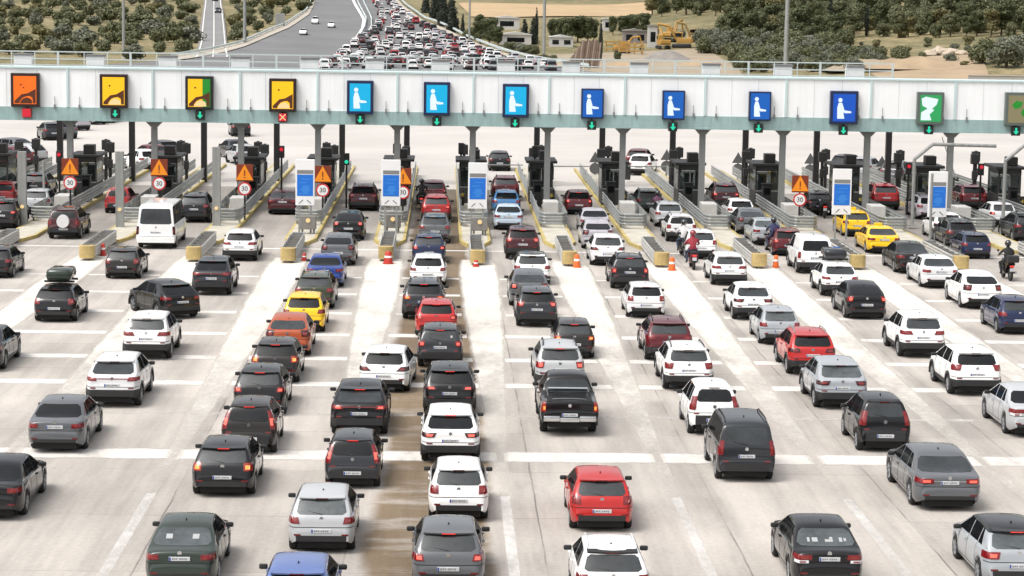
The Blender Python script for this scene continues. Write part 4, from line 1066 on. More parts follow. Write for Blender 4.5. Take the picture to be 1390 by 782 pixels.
# ---------------------------------------------------------------- poles and bent arms
def post(px, pyb, pyt, w, label, arm=None):
    q = G(px, pyb, .02); top = at_depth(px, pyt, q.y).z
    t = thing('grey_post', q, label, 'post', None)
    bm = bmesh.new(); box(bm, -w / 2, w / 2, -.12, .12, 0, top, 0, .02)
    finish(bm, 'shaft', 'grey_post', t)
    bm = bmesh.new(); box(bm, -w / 2 - .1, w / 2 + .1, -.22, .22, .0, .03); finish(bm, 'foot_plate', 'grey_post', t)
    bm = bmesh.new(); cyl(bm, (0, -.18, 1.1), (0, -.121, 1.1), .10, .10, 12); finish(bm, 'lamp', 'led_paleyellow', t)
post(31, 308, 206, .46, 'thick grey post at the far left booth'); post(163, 312, 206, .44, 'thick grey post left of the white minibus'); post(294, 310, 200, .44, 'thick grey post with a small yellow lamp right of the minibus')
def bent(px, pyb, pyt, label, span):
    q = G(px, pyb, .17); top = at_depth(px, pyt, q.y).z - .17
    t = thing('height_gauge_pole', q, label, 'height gauge', 'bent grey poles over the right lanes')
    bm = bmesh.new(); tube(bm, [(0, 0, 0), (0, 0, top), (1.0, .0, top + .85), (span, 0, top + .80)], .10, 10); finish(bm, 'pole', 'grey_post', t)
    bm = bmesh.new(); box(bm, -.25, .25, -.25, .25, 0, .04); finish(bm, 'foot_plate', 'grey_post', t)
bent(1238, 306, 216, 'bent grey pole reaching over the lane, left of the rightmost blue board', 4.6); bent(1361, 308, 218, 'bent grey pole reaching out of the photo at the right edge', 4.6)
def thin_post(px, pyb, pyt, label):
    q = G(px, pyb, .17); top = at_depth(px, pyt, q.y).z
    t = thing('thin_post', q, label, 'post'); bm = bmesh.new(); cyl(bm, (0, 0, 0), (0, 0, top), .07, .07, 10); finish(bm, 'shaft', 'grey_post', t)
    bm = bmesh.new(); box(bm, -.16, .16, -.16, .16, .0, .03); finish(bm, 'foot_plate', 'grey_post', t)
thin_post(60, 285, 222, 'thin grey post beside the leftmost booth'); thin_post(1262, 330, 240, 'thin post just left of the rightmost blue board')
# traffic lights at the booths, barrier arms
def tlight(px, pyb, pyt, lit, label):
    q = G(px, pyb, .17); top = at_depth(px, pyt, q.y).z - .17
    t = thing('traffic_light', q, label, 'traffic light', 'traffic lights beside the booths')
    bm = bmesh.new(); cyl(bm, (0, 0, 0), (0, 0, top - .7), .06, .06, 8); finish(bm, 'post', 'dark_steel', t)
    bm = bmesh.new(); box(bm, -.17, .17, -.12, .12, top - .7, top, 0, .03); finish(bm, 'housing', 'dark_steel', t)
    bm = bmesh.new(); z = top - .2 if lit == 'led_red' else top - .5; cyl(bm, (0, -.16, z), (0, -.12, z), .11, .11, 14); finish(bm, 'lens', lit, t)
tlight(382, 282, 198, 'led_red', 'traffic light showing red right of the fourth booth from the left'); tlight(470, 282, 208, 'led_arrow', 'traffic light showing green beside the maroon car under the left cyan sign'); tlight(81, 280, 205, 'led_red', 'traffic light showing red by the leftmost orange triangle sign')
tlight(1231, 290, 221, 'led_red', 'traffic light showing red left of the second booth from the right'); tlight(1329, 292, 222, 'led_red', 'traffic light showing red left of the rightmost booth'); tlight(625, 270, 194, 'frame_black', 'dark traffic light right of the brown lane'); tlight(725, 275, 198, 'frame_black', 'dark traffic light by the booth under the right cyan sign')
def barrier(px, pyb, up, label):
    q = G(px, pyb, .17); t = thing('lane_barrier', q, label, 'lane barrier', 'lane barriers behind the booths')
    bm = bmesh.new(); box(bm, -.18, .18, -.2, .2, 0, 1.05, 0, .03); finish(bm, 'cabinet', 'booth_grey', t)
    bm = bmesh.new()
    e = (-1.0, 0, 3.7) if up else (2.7, 0, .95)
    cyl(bm, (0, -.24, .95), e, .045, .035, 8); finish(bm, 'arm', 'grey_post', t)
barrier(1296, 262, True, 'raised barrier arm leaning left behind the rightmost blue board'); barrier(657, 242, False, 'lowered barrier arm in front of the dark car past the booths'); barrier(748, 244, False, 'lowered barrier arm past the orange red cars'); barrier(852, 244, False, 'lowered barrier arm past the grey green car')
# orange drums and cones
def drum(px, py, h, r, m_, label):
    h *= .62; r *= .62; q = G(px, py - 2, .006); t = thing('traffic_drum', q, label, 'traffic drum', 'orange drums at the crash cushions')
    bm = bmesh.new(); lathe_z(bm, [(0, r * 1.25), (.06, r * 1.25), (.065, r), (h * .9, r * .72), (h, r * .5)], 18); finish(bm, 'body', m_, t, smooth=40)
    bm = bmesh.new(); lathe_z(bm, [(h * .5, r * .90), (h * .66, r * .85)], 18); finish(bm, 'white_band', 'sign_white', t, smooth=40)
for a in ((140, 349, .95, .20, 'red_plastic', 'red drum at the cushion nose left of the small black car'), (527, 360, .95, .34, 'red_plastic', 'large red drum at the cushion nose left of the brown lane'), (783, 365, 1.0, .26, 'orange_plastic', 'orange drum in front of the nose left of the dark suv'), (912, 369, 1.0, .26, 'orange_plastic', 'orange drum in front of the nose left of the red scooter'),
          (1053, 365, .95, .22, 'orange_plastic', 'orange drum in front of the nose left of the white van'), (413, 356, .6, .20, 'red_plastic', 'low red drum at the nose beside the blue car'), (646, 364, .5, .20, 'red_plastic', 'low red drum at the nose right of the brown lane')):
    drum(*a)
# ---------------------------------------------------------------- the queue
# (rear-centre pixel x, tyre pixel y, build, name, paint, lamps, turn in degrees, size, label)
GRP = 'vehicles queuing for the toll'
NEAR = [
 (3, 311, 'suv', 'suv', 'black', 1, 0, 1, 'dark suv at the left edge just before the leftmost booth'),
 (-7, 377, 'hatch', 'hatchback', 'black', 0, 0, 1, 'black hatchback cut by the left edge, beside the leftmost crash cushion'),
 (-28, 503, 'sedan', 'sedan', 'darkgrey', 0, 0, 1, 'dark grey car cut by the left edge left of the white suvs'),
 (-12, 703, 'sedan', 'sedan', 'black', 0, 0, 1.02, 'black sedan cut by the left edge, nearest in the far left lane'),
 (88, 324, 'jeep', 'suv', 'wine', 0, 0, 1, 'dark off-roader with a white spare wheel cover on its tailgate'),
 (167, 378, 'boxhatch', 'hatchback', 'brownblack', 0, 0, .97, 'small black hatchback behind the white minibus'),
 (76, 436, 'boxhatch', 'hatchback', 'black', 0, 0, 1, 'black hatchback carrying a dark roof box'),
 (243, 432, 'coupesuv', 'suv', 'black', 0, 30, 1, 'black suv turned left across the lane behind the dark car with a lit red bar'),
 (200, 487, 'smokesuv', 'suv', 'white', 0, 0, .98, 'white suv with dark rear bumper right behind the turned black suv'),
 (155, 551, 'barsuv', 'suv', 'pearl', 0, 0, 1.0, 'pale white suv ahead of the grey sedan at the left'),
 (78, 612, 'sedan', 'sedan', 'grey', 0, 0, 1, 'mid grey sedan in the second lane from the left, behind the pale white suv'),
 (247, 797, 'greensedan', 'sedan', 'green', 0, 0, .96, 'dark green sedan at the bottom edge, left'),
 (213, 337, 'minibus', 'minibus', 'white', 0, 0, 1, 'white minibus with dark windows'),
 (288, 400, 'barsuv', 'suv', 'darkgrey', 0, 0, 1, 'dark car with red bar between its tail lights in front of the turned black suv'),
 (326, 354, 'smokesuv', 'suv', 'white', 0, 0, .97, 'white suv right of the yellow crash cushion nose at the left'),
 (161, 289, 'city', 'hatchback', 'red', 0, 0, 1, 'small red car with a pale roof behind the second grey post from the left'),
 (264, 302, 'suv', 'suv', 'black', 0, 0, 1, 'dark suv half hidden ahead of the white minibus'),
 (47, 268, 'suv', 'suv', 'black', 1, 0, 1, 'dark car with red lights at the leftmost booth'),
 (49, 291, 'hatch', 'hatchback', 'silver', 0, 0, 1, 'silver car half hidden by the leftmost grey post'),
 (4, 280, 'hatch', 'hatchback', 'red', 0, 0, 1, 'red car at the left edge beyond the dark suv'),
 (384, 291, 'sedan', 'sedan', 'wine', 0, 0, 1.02, 'dark plum sedan left of the leftmost blue board'),
 # fourth lane
 (304, 671, 'boxhatch', 'hatchback', 'black', 2, 0, 1, 'black hatchback with orange lit lamps, last in the long dark row left of centre'),
 (339, 614, 'vhatch', 'hatchback', 'brownblack', 1, 0, 1.02, 'black hatchback with tall red tail lights, second last in the long dark row'),
 (353, 562, 'hatch', 'hatchback', 'black', 1, 0, 1, 'black hatchback third from the end of the long dark row'),
 (374, 519, 'boxhatch', 'hatchback', 'brownblack', 2, 0, .98, 'dark brown hatchback with orange lamps behind the orange red car'),
 (391, 483, 'goldlift', 'hatchback', 'orange', 0, 0, 1, 'orange red hatchback behind the yellow car'),
 (413, 450, 'hatch', 'hatchback', 'yellow', 0, 0, .98, 'yellow hatchback in the long row left of centre'),
 (427, 419, 'estate', 'estate car', 'olive', 0, 0, 1, 'dark olive car just ahead of the yellow hatchback'),
 (441, 390, 'sedan', 'sedan', 'blue', 0, 0, 1, 'blue sedan beside the low red drum'),
 (459, 360, 'goldlift', 'hatchback', 'grey', 0, 0, 1, 'grey hatchback ahead of the blue sedan'),
 (473, 326, 'goldlift', 'hatchback', 'black', 1, 0, 1, 'black hatchback with lit lamps ahead of the grey hatchback, beside the left cyan lane island'),
 (493, 286, 'suv', 'suv', 'wine', 0, 0, 1, 'dark maroon car at the booth under the left cyan sign'),
 # fifth lane
 (403, 862, 'hatch', 'hatchback', 'periwinkle', 0, 0, 1, 'blue car of which only the roof shows at the bottom edge'),
 (437, 747, 'hatch', 'hatchback', 'silver', 0, 0, .98, 'silver hatchback just ahead of the blue roof at the bottom'),
 (479, 660, 'vhatch', 'hatchback', 'darkgrey', 1, 0, .98, 'dark grey hatchback with tall red lamps ahead of the silver hatchback'),
 (488, 590, 'barsuv', 'suv', 'black', 1, 0, 1, 'black coupe suv with full width red lights behind the white hatchback'),
 (522, 531, 'kuga', 'hatchback', 'white', 0, -4, 1, 'white hatchback straddling the gore left of the brown lane'),
 # brown lane
 (608, 800, 'hatch', 'hatchback', 'grey', 1, 0, 1.0, 'blue grey hatchback at the bottom edge on the brown lane'),
 (622, 705, 'boxhatch', 'hatchback', 'white', 0, 0, .96, 'white hatchback with red lights on the brown lane, second from the bottom'),
 (611, 627, 'puma', 'suv', 'white', 1, 0, 1.0, 'white suv with slim lights on the brown lane, third from the bottom'),
 (610, 562, 'smokesuv', 'suv', 'black', 1, 0, .97, 'black suv on the brown lane directly ahead of the white suv'),
 (597, 498, 'mpvlow', 'hatchback', 'darkgrey', 1, 0, .97, 'dark grey hatchback with a white sticker on the brown lane'),
 (592, 456, 'hatch', 'hatchback', 'brightred', 1, 0, .97, 'red hatchback on the brown lane between two dark cars'),
 (575, 433, 'suv', 'suv', 'darkgrey', 2, 0, 1, 'dark suv with orange lit lamp on the brown lane behind the white hatchback'),
 (581, 388, 'hatch', 'hatchback', 'white', 0, 0, .97, 'white hatchback on the brown lane level with the crash cushions'),
 (582, 358, 'hatch', 'hatchback', 'navy', 1, 0, 1, 'dark navy car with red lights on the brown lane between the blue boards'),
 (590, 330, 'estate', 'estate car', 'grey', 0, 0, 1, 'grey car on the brown lane right behind the red suv'),
 (592, 302, 'suv', 'suv', 'red', 1, 0, 1, 'red suv on the brown lane at the booths'),
 (588, 277, 'boxhatch', 'hatchback', 'maroon', 0, 0, 1, 'dark red car with pale roof ahead of the red suv'),
 (678, 232, 'hatch', 'hatchback', 'black', 0, 0, 1, 'lone black car driving off beyond the booths right of the brown lane'),
 # lane under the right cyan sign
 (772, 590, 'pickup', 'pickup truck', 'black', 2, 0, 1, 'black pickup truck with chrome bumper and orange lit lamps'),
 (759, 529, 'whitesilver', 'suv', 'silver', 1, 0, .97, 'silver suv directly ahead of the black pickup'),
 (779, 486, 'hatch', 'hatchback', 'brownblack', 2, 0, .93, 'black hatchback right of the silver suv'),
 (728, 443, 'cornersuv', 'suv', 'darkgrey', 1, 0, .95, 'dark grey hatchback with red corner lights just left of the gore, sixth from the booth'),
 (718, 416, 'goldlift', 'hatchback', 'grey', 1, 0, 1, 'grey hatchback with lit left lamp between the two-tone car and the dark grey hatchback'),
 (722, 386, 'hatchb', 'hatchback', 'white', 0, 0, 1, 'white car with a dark roof beside the orange drum'),
 (709, 352, 'cornersuv', 'suv', 'wine', 1, 0, .97, 'dark plum suv with red corner lamps ahead of the two-tone car'),
 (690, 312, 'sedan', 'sedan', 'paleblue', 0, 0, .97, 'pale blue sedan right of the third blue board'),
 (687, 292, 'hatch', 'hatchback', 'skyblue', 0, 0, 1, 'blue car at the booth under the right cyan sign'),
 (686, 273, 'suv', 'suv', 'maroon', 0, 0, 1, 'dark red car ahead of the blue car at the booth'),
 # next lane
 (815, 718, 'boxhatch', 'hatchback', 'brightred', 0, 0, .98, 'bright red hatchback near the bottom, right of centre'),
 (830, 828, 'hatchs', 'hatchback', 'white', 0, 0, 1, 'white car behind the bright red hatchback at the bottom edge'),
 (854, 392, 'boxsuv', 'suv', 'black', 1, 0, .98, 'black suv right of the orange drum, behind the white coupe suv'),
 (876, 431, 'boxhatch', 'hatchback', 'pearl', 0, 0, .96, 'pale silver white hatchback behind the black suv'),
 (907, 489, 'suv', 'suv', 'maroon', 0, 0, .98, 'maroon suv behind the pale silver white hatchback'),
 (933, 529, 'whitesilver', 'suv', 'white', 0, 0, .98, 'white suv with roof rails right behind the maroon suv'),
 (967, 588, 'city', 'hatchback', 'white', 0, 0, 1.02, 'small white city car with upright red lamps ahead of the dark van'),
 (1010, 651, 'mpv', 'van', 'darkgrey', 0, 0, .95, 'dark grey tall passenger van with big rear window'),
 (824, 360, 'kuga', 'suv', 'white', 0, 0, 1, 'white coupe suv in front of the black suv, left of the island'),
 (811, 338, 'goldlift', 'hatchback', 'lilac', 0, 0, 1, 'mauve grey hatchback ahead of the white coupe suv'),
 (807, 319, 'sedan', 'sedan', 'lilac', 0, 0, .96, 'pale lilac sedan behind the orange red car at the booth'),
 (785, 291, 'hatch', 'hatchback', 'maroon', 1, 0, 1, 'dark orange red car at the booth under the left small blue sign'),
 # next lane
 (924, 328, 'boxsuv', 'suv', 'pearl', 0, 0, .95, 'pale white suv left of the white taxi-like hatchback near the booth'),
 (908, 308, 'estate', 'estate car', 'silver', 0, 0, 1, 'silver car ahead of the pale white suv at the fifth island from the right'),
 (881, 289, 'estate', 'estate car', 'green', 0, 0, 1, 'grey green car at the booth under the middle small blue sign'),
 (951, 351, 'boxhatch', 'hatchback', 'white', 0, 0, .98, 'white hatchback right beside the red scooter'),
 (989, 387, 'smokesuv', 'suv', 'white', 0, 0, .93, 'white suv just behind the red scooter, with a dark lower bumper'),
 (1021, 434, 'puma', 'suv', 'white', 0, 0, .95, 'white suv between the smaller white suv and the older silver hatchback'),
 (1057, 467, 'hatch', 'hatchback', 'lightgrey', 0, 0, .97, 'older light grey hatchback ahead of the red suv with roof bars'),
 (1100, 508, 'rackred', 'suv', 'brightred', 0, 0, .97, 'red suv with roof bars'),
 (1140, 554, 'puma', 'suv', 'lightgrey', 0, 0, .98, 'light grey blue suv behind the red suv'),
 (1197, 611, 'city', 'hatchback', 'black', 0, 0, 1.05, 'black small hatchback ahead of the grey saloon'),
 (1283, 690, 'bigsedan', 'sedan', 'grey', 1, 0, 1, 'large grey saloon with wide red lights and chrome strip'),
 (1121, 798, 'vwsedan', 'sedan', 'black', 0, 0, 1.0, 'black sedan at the bottom edge, right of centre'),
 (1376, 795, 'blackroof', 'hatchback', 'lightgrey', 1, 0, 1.02, 'light grey hatchback with a black roof in the bottom right corner'),
 # next lane
 (1069, 347, 'hatch', 'hatchback', 'maroon', 1, 0, .97, 'dark maroon car just ahead of the white van'),
 (1042, 333, 'sedan', 'sedan', 'lightgrey', 0, 0, 1, 'light grey sedan left of the dark maroon car'),
 (1020, 318, 'goldlift', 'hatchback', 'grey', 0, 0, 1, 'grey hatchback ahead of the light grey sedan'),
 (1005, 302, 'hatch', 'hatchback', 'white', 0, 0, .97, 'white car at the island ahead of the grey hatchback'),
 (984, 284, 'suv', 'suv', 'wine', 1, 0, 1, 'dark maroon suv at the booth under the right small blue sign'),
 (1105, 371, 'panelvan', 'panel van', 'white', 0, 0, 1.0, 'white panel van with a square dark rear window'),
 (1139, 402, 'coupesuv', 'suv', 'white', 0, 0, .96, 'white suv behind the white panel van, with a rounded grey roof box'),
 (1174, 433, 'cactus', 'hatchback', 'black', 1, 0, 1, 'black hatchback with dark red lights ahead of the white crossover'),
 (1250, 485, 'smokesuv', 'suv', 'white', 0, 0, 1.0, 'white crossover ahead of another white suv, on the right'),
 (1322, 536, 'cornersuv', 'suv', 'white', 0, 0, .99, 'white suv with dark red lights behind the white crossover on the right'),
 (1402, 592, 'whitelightsedan', 'sedan', 'silver', 0, 0, 1, 'silver car cut by the right edge behind the white suv'),
 (1162, 321, 'estate', 'taxi', 'yellow', 0, 0, .96, 'yellow taxi farther off, at the rightmost blue boards'),
 (1198, 344, 'sedan', 'taxi', 'yellow', 0, 0, 1.0, 'bright yellow sedan taxi, the nearer of the two yellow taxis'),
 (1238, 371, 'sedan', 'sedan', 'brownblack', 0, 0, 1.0, 'dark plum sedan left of the silver white sedan'),
 (1275, 391, 'sedan', 'sedan', 'pearl', 0, 0, 1.0, 'silver white sedan ahead of the white liftback on the right'),
 (1331, 419, 'goldlift', 'hatchback', 'white', 0, 0, 1.02, 'white liftback ahead of the dark blue car at the right edge'),
 (1380, 453, 'hatch', 'hatchback', 'navy', 0, 0, 1, 'dark blue hatchback cut by the right edge'),
 (1286, 326, 'hatch', 'hatchback', 'white', 0, 0, 1, 'white car behind the rightmost blue board'),
 (1324, 351, 'hatch', 'hatchback', 'navy', 0, 0, .93, 'dark blue hatchback beside the yellow and white cushion at the right'),
 (1304, 336, 'estate', 'estate car', 'darkgrey', 0, 0, .97, 'dark grey car between the rightmost blue board and the dark blue hatchback'),
 (1360, 308, 'hatch', 'hatchback', 'pearl', 1, 0, .97, 'pale white hatchback with red lights behind the right bent pole'),
 (1201, 285, 'suv', 'suv', 'red', 0, 0, 1, 'red car at the booth under the large deep blue sign'),
 (1320, 285, 'suv', 'suv', 'maroon', 0, 0, 1, 'maroon car at the second booth from the right'),
 (1396, 330, 'suv', 'suv', 'black', 0, 0, 1, 'black car cut by the right edge at the booths'),
 (1112, 292, 'hatch', 'hatchback', 'black', 0, 0, 1, 'black car left of the fourth blue board'),
 (1262, 298, 'estate', 'estate car', 'lilac', 0, 0, 1, 'mauve car hidden behind the left bent pole'),
 (430, 268, 'boxsuv', 'suv', 'darkgrey', 0, 0, .95, 'dark car mostly hidden behind the leftmost blue board'),
]
SPEC['mpvlow'] = var('boxsuv', L=4.0, W=1.75, H=1.55, clad=.36, rails=None, stickers=[(.40, .48, 1.18, 1.26)], axles=(.68, 3.2), lights=[(.60, .58, .86, 1.06, .2, LO)], prof=[(0, .44), (.006, .66), (.06, .74), (.09, .98), (.12, 1.05), (.34, 1.42), (.46, 1.49), (1.1, 1.545), (1.8, 1.55), (2.25, 1.48), (3.0, 1.06), (3.6, .97), (3.85, .84), (3.97, .62), (4.0, .46)], belt=(1.03, .94), rw=(1.07, 1.40), ws=(2.25, 1.48, 3.0, 1.06), bpillar=[1.05, 1.9], plate=.82, badge=.98)
SPEC['hatchb'] = var('hatch', roofm='paint_brownblack', rw=(1.02, 1.355))
SPEC['hatchs'] = var('hatch', spm='plastic', spoiler=(.46, .72, .02), rails=(.8, 2.2), railm='paint_pearl', rdrop=.10)
NAMES = {'estate car': 'estate_car', 'panel van': 'panel_van', 'pickup truck': 'pickup_truck'}
CATS = {'hatchback': 'car', 'suv': 'car', 'sedan': 'car', 'estate car': 'car', 'van': 'van', 'taxi': 'taxi', 'minibus': 'minibus', 'pickup truck': 'pickup truck', 'panel van': 'van'}
PLACED = {}
vr = random.Random(0)
PALE = ('silver', 'lightgrey', 'green', 'grey')
for px, py, kind, name, paint, lit, turn, sc, label in NEAR:
    root = proto(kind, NAMES.get(name, name))
    q = G(px, py); ang = R(turn); sc *= .885 + .055 * min(1, max(0, (717 - py) / 427)); vr.seed(label)
    dims = (sc * vr.uniform(.975, 1.02), sc * vr.uniform(.98, 1.03), sc * vr.uniform(.96, 1.045))
    L = SPEC[kind]['L'] * sc; off = L / 2 - .50 * sc
    loc = (q.x - math.sin(ang) * off, q.y + math.cos(ang) * off, 0)
    ov = {'paint_white': 'paint_' + paint}
    if lit == 1: ov['bulb_off'] = 'bulb_lit'; ov['brake_off'] = 'brake_lit'
    if lit == 2: ov['bulb_off'] = 'bulb_amber'; ov['tail_off'] = 'tail_amber'; ov['brake_off'] = 'brake_lit'
    if lit == 0 and paint in ('white', 'pearl') and kind in ('smokesuv',): ov['tail_smoke'] = 'tail_off'
    if paint in ('black', 'brownblack', 'darkgrey') and kind in ('sedan',): pass
    if label.startswith('dark green') or label.startswith('silver hatchback just') or paint in ('lightgrey',) or label.startswith('black sedan at the bottom'): ov['glass'] = 'glass_pale'
    elif vr.random() < .5: ov['glass'] = 'glass_mid'
    o = dup(root, loc, ang, label=label, group=GRP, override=ov, scale=dims)
    o['category'] = CATS[name]; PLACED[label] = (o, L, sc)
    if name == 'taxi':
        b = bmesh.new(); s_ = Shape(SPEC[kind]); yy = SPEC[kind]['L'] * .45; z = s_.top(yy) + .02
        box(b, -.22, .22, yy - SPEC[kind]['L'] / 2 - .07, yy - SPEC[kind]['L'] / 2 + .07, z, z + .13, 0, .02); finish(b, 'roof_sign', 'paint_yellow', o)
# roof boxes: strapped on, so things of their own
def roofbox(label_car, label, m_, w, l, h, dy):
    o, L, sc = PLACED[label_car]
    kind = [r for r in NEAR if r[-1] == label_car][0][2]
    s_ = Shape(SPEC[kind]); z = s_.H * sc + .06
    t = thing('roof_box', (o.location.x, o.location.y + dy, z), label, 'roof box')
    b = bmesh.new(); box(b, -w / 2, w / 2, -l / 2, l / 2, .05, h, 0, .13); finish(b, 'shell', m_, t, smooth=50)
    b = bmesh.new(); box(b, -w / 2 - .004, w / 2 + .004, -l / 2 - .004, l / 2 + .004, .05 + h * .42, .05 + h * .45); finish(b, 'lid_seam', 'seam', t)
    for y in (-l * .28, l * .28):
        b = bmesh.new(); box(b, -.58, .58, y - .03, y + .03, -.03, .048); finish(b, 'roof_bar', 'plastic', t)
roofbox('black hatchback carrying a dark roof box', 'dark green grey roof box on the black hatchback at the left', 'paint_green', .95, 1.5, .50, -.1)
roofbox('white suv behind the white panel van, with a rounded grey roof box', 'grey roof box on the white suv behind the white panel van', 'paint_darkgrey', .95, 1.4, .46, .2)
# white sticker on a rear window
# far traffic: the jam beyond the toll, cars on the apron, a few coming the other way
def simple_car(kind):
    """one mesh, several materials: shows a few pixels tall"""
    src = make_car(kind, 'car', SPEC[kind])
    objs = [src] + list(src.children_recursive)
    bm = bmesh.new(); mats = []
    for o in objs:
        if o.type != 'MESH' or o.name.split('.')[0] in ('panel_seam', 'wiper', 'rim', 'antenna', 'reflector', 'door_handle', 'grille', 'badge'): continue
        me = o.data.copy(); M = o.matrix_basis.copy(); pr = o.parent
        while pr is not None: M = pr.matrix_basis @ M; pr = pr.parent
        me.transform(M)
        idx = []
        for mm in me.materials:
            if mm not in mats: mats.append(mm)
            idx.append(mats.index(mm))
        n0 = len(bm.faces); bm.from_mesh(me); bm.faces.ensure_lookup_table()
        for f in bm.faces[n0:]: f.material_index = idx[f.material_index]; f.smooth = False
        bpy.data.meshes.remove(me)
    for o in objs: bpy.data.objects.remove(o)
    # body first so that slot 0 is the paint
    return bm, mats
FAR = {}
for k in ('hatch', 'boxsuv', 'sedan', 'mpv'):
    bm, mats = simple_car(k); o = finish(bm, 'car', mats, smooth='keep'); FAR[k] = o
def far_car(x, y, z, kind, paint, ang, label, group, lit=False, pitch=0.0):
    o = FAR[kind].copy(); COL.objects.link(o); o.location = (x, y, z); o.rotation_euler = (pitch, 0, ang)
    for s in o.material_slots:
        if s.material and s.material.name == 'paint_white': s.link = 'OBJECT'; s.material = MATS['paint_' + paint]
        elif lit and s.material and s.material.name == 'bulb_off': s.link = 'OBJECT'; s.material = MATS['bulb_lit']
    tag(o, label, 'car', group); return o
# ---------------------------------------------------------------- roads beyond
def ribbon(name, left, right, m, lift, n=60, across=6, kind='structure'):
    """left and right edges as pixel polylines read off on the hill, laid on the terrain"""
    def walk(pl):
        P_ = [T(*p) for p in pl]; out = []
        d = [0]
        for a, b in zip(P_, P_[1:]): d.append(d[-1] + (b - a).length)
        for k in range(n + 1):
            s = d[-1] * k / n
            for i in range(len(P_) - 1):
                if s <= d[i + 1] + 1e-6:
                    f = (s - d[i]) / max(1e-6, d[i + 1] - d[i]); out.append(P_[i].lerp(P_[i + 1], f)); break
        return out
    A, B = walk(left), walk(right); bm = bmesh.new(); rows = []
    for a, b in zip(A, B):
        rows.append([bm.verts.new((lambda v: (v.x, v.y, terr(v.x, v.y) + lift))(a.lerp(b, i / across))) for i in range(across + 1)])
    for a, b in zip(rows, rows[1:]):
        for i in range(across): bm.faces.new((a[i], a[i + 1], b[i + 1], b[i]))
    return tag(finish(bm, name, m), kind=kind), A, B
mat('shoulder', (.40, .36, .30), .9, var=.15, vscale=.3)
# straight side road on the left
ribbon('side_road', [(262, 82), (270, 60), (277, 0)], [(312, 82), (308, 60), (301, 0)], 'asphalt_pale', .50, 40)
for l_, r_ in (([(265.5, 82), (273, 60), (279, 0)], [(267.5, 82), (274.8, 60), (280.3, 0)]), ([(288, 82), (289.6, 60), (289.8, 0)], [(290, 82), (291.2, 60), (290.9, 0)]), ([(307.5, 82), (304.4, 60), (298.4, 0)], [(309.5, 82), (306, 60), (299.6, 0)])):
    ribbon('road_line', l_, r_, 'road_line', .62, 40, 1)
# wide asphalt of the motorway, both directions
ribbon('motorway', [(60, 96), (230, 86), (330, 66), (388, 42), (418, 22), (428, 0)], [(900, 112), (780, 98), (690, 80), (630, 58), (575, 32), (535, 0)], 'asphalt', .42, 90, 24)
ribbon('road_shoulder', [(226, 81), (327, 61), (384, 38), (413, 19), (422, 0)], [(232, 87), (334, 66.5), (391, 42), (420, 22), (429, 0)], 'shoulder', .60, 60, 2)
ribbon('road_edge_line', [(478, 60), (490, 42), (492, 30), (482, 12), (476, 0)], [(482, 60), (494, 42), (496, 30), (486, 12), (480, 0)], 'road_line', .60, 60, 1)
ribbon('road_edge_line', [(788, 97), (694, 78.5), (632, 56.5), (576, 31.5), (538, 0)], [(780, 98.5), (688, 80.5), (627, 58.5), (571, 33), (533, 0)], 'shoulder', .60, 60, 1)
# motorway guardrails
def hill_rail(pl, label, h=.9, m='rail_white', w=.22):
    P_ = [T(*p) for p in pl]; bm = bmesh.new(); prev = None; out = []
    for a, b in zip(P_, P_[1:]):
        k = max(2, int((b - a).length / 6)); out += [a.lerp(b, i / k) for i in range(k)]
    out.append(P_[-1])
    base = out[0].copy(); t = thing('motorway_guardrail', (base.x, base.y, terr(base.x, base.y)), label, 'guardrail')
    b0 = Vector((base.x, base.y, terr(base.x, base.y)))
    for v in out:
        z = terr(v.x, v.y) + .4
        cur = [bm.verts.new(Vector((v.x + dx, v.y, z + dz)) - b0) for dx, dz in ((-w / 2, .45), (w / 2, .45), (w / 2, h), (-w / 2, h))]
        if prev:
            for i in range(4): bm.faces.new((prev[i], prev[(i + 1) % 4], cur[(i + 1) % 4], cur[i]))
        prev = cur
    finish(bm, 'rail', m, t)
    bm = bmesh.new()
    for v in out[::2]:
        z = terr(v.x, v.y); q = Vector((v.x, v.y, z)) - b0; box(bm, q.x - .08, q.x + .08, q.y - .08, q.y + .08, q.z, q.z + .85)
    finish(bm, 'posts', 'galv', t)['kind'] = 'stuff'
hill_rail([(486, 58), (495, 42), (497, 30), (488, 12), (483, 0)], 'pale guardrail curving between the two directions of the motorway, left one')
hill_rail([(496, 56), (504, 42), (504, 30), (496, 12), (491, 0)], 'pale guardrail curving beside the jammed cars, right one of the middle pair')
hill_rail([(800, 97), (690, 76), (632, 54), (577, 29), (541, 0)], 'pale guardrail along the right edge of the jammed motorway')
hill_rail([(230, 82), (330, 62), (386, 38), (415, 19), (424, 0)], 'pale guardrail along the left edge of the empty carriageway')
# jam
JAM = 'cars crawling away in the jam beyond the toll'
JL = [(425, 99), (445, 88), (478, 60), (505, 44), (510, 22), (498, 0)]; JR = [(770, 101), (735, 90), (676, 80), (620, 58), (568, 32), (533, 0)]
def edge_x(pl, py):
    pl = sorted(pl, key=lambda p: p[1])
    for (x0, y0), (x1, y1) in zip(pl, pl[1:]):
        if y0 <= py <= y1: return x0 + (x1 - x0) * (py - y0) / (y1 - y0)
    return pl[-1][0]
rnd = random.Random(11)
y = T(600, 98).y; cnt = 0; kinds = ['hatch', 'boxsuv', 'sedan', 'mpv', 'hatch', 'boxsuv']
paints = ['white', 'white', 'pearl', 'silver', 'grey', 'black', 'red', 'white', 'maroon', 'white', 'lilac', 'darkgrey', 'pearl']
PN = {'white': 'white', 'pearl': 'pale', 'silver': 'silver', 'grey': 'grey', 'black': 'black', 'red': 'red', 'maroon': 'dark red', 'lilac': 'mauve grey', 'darkgrey': 'dark grey'}
py = 99.0
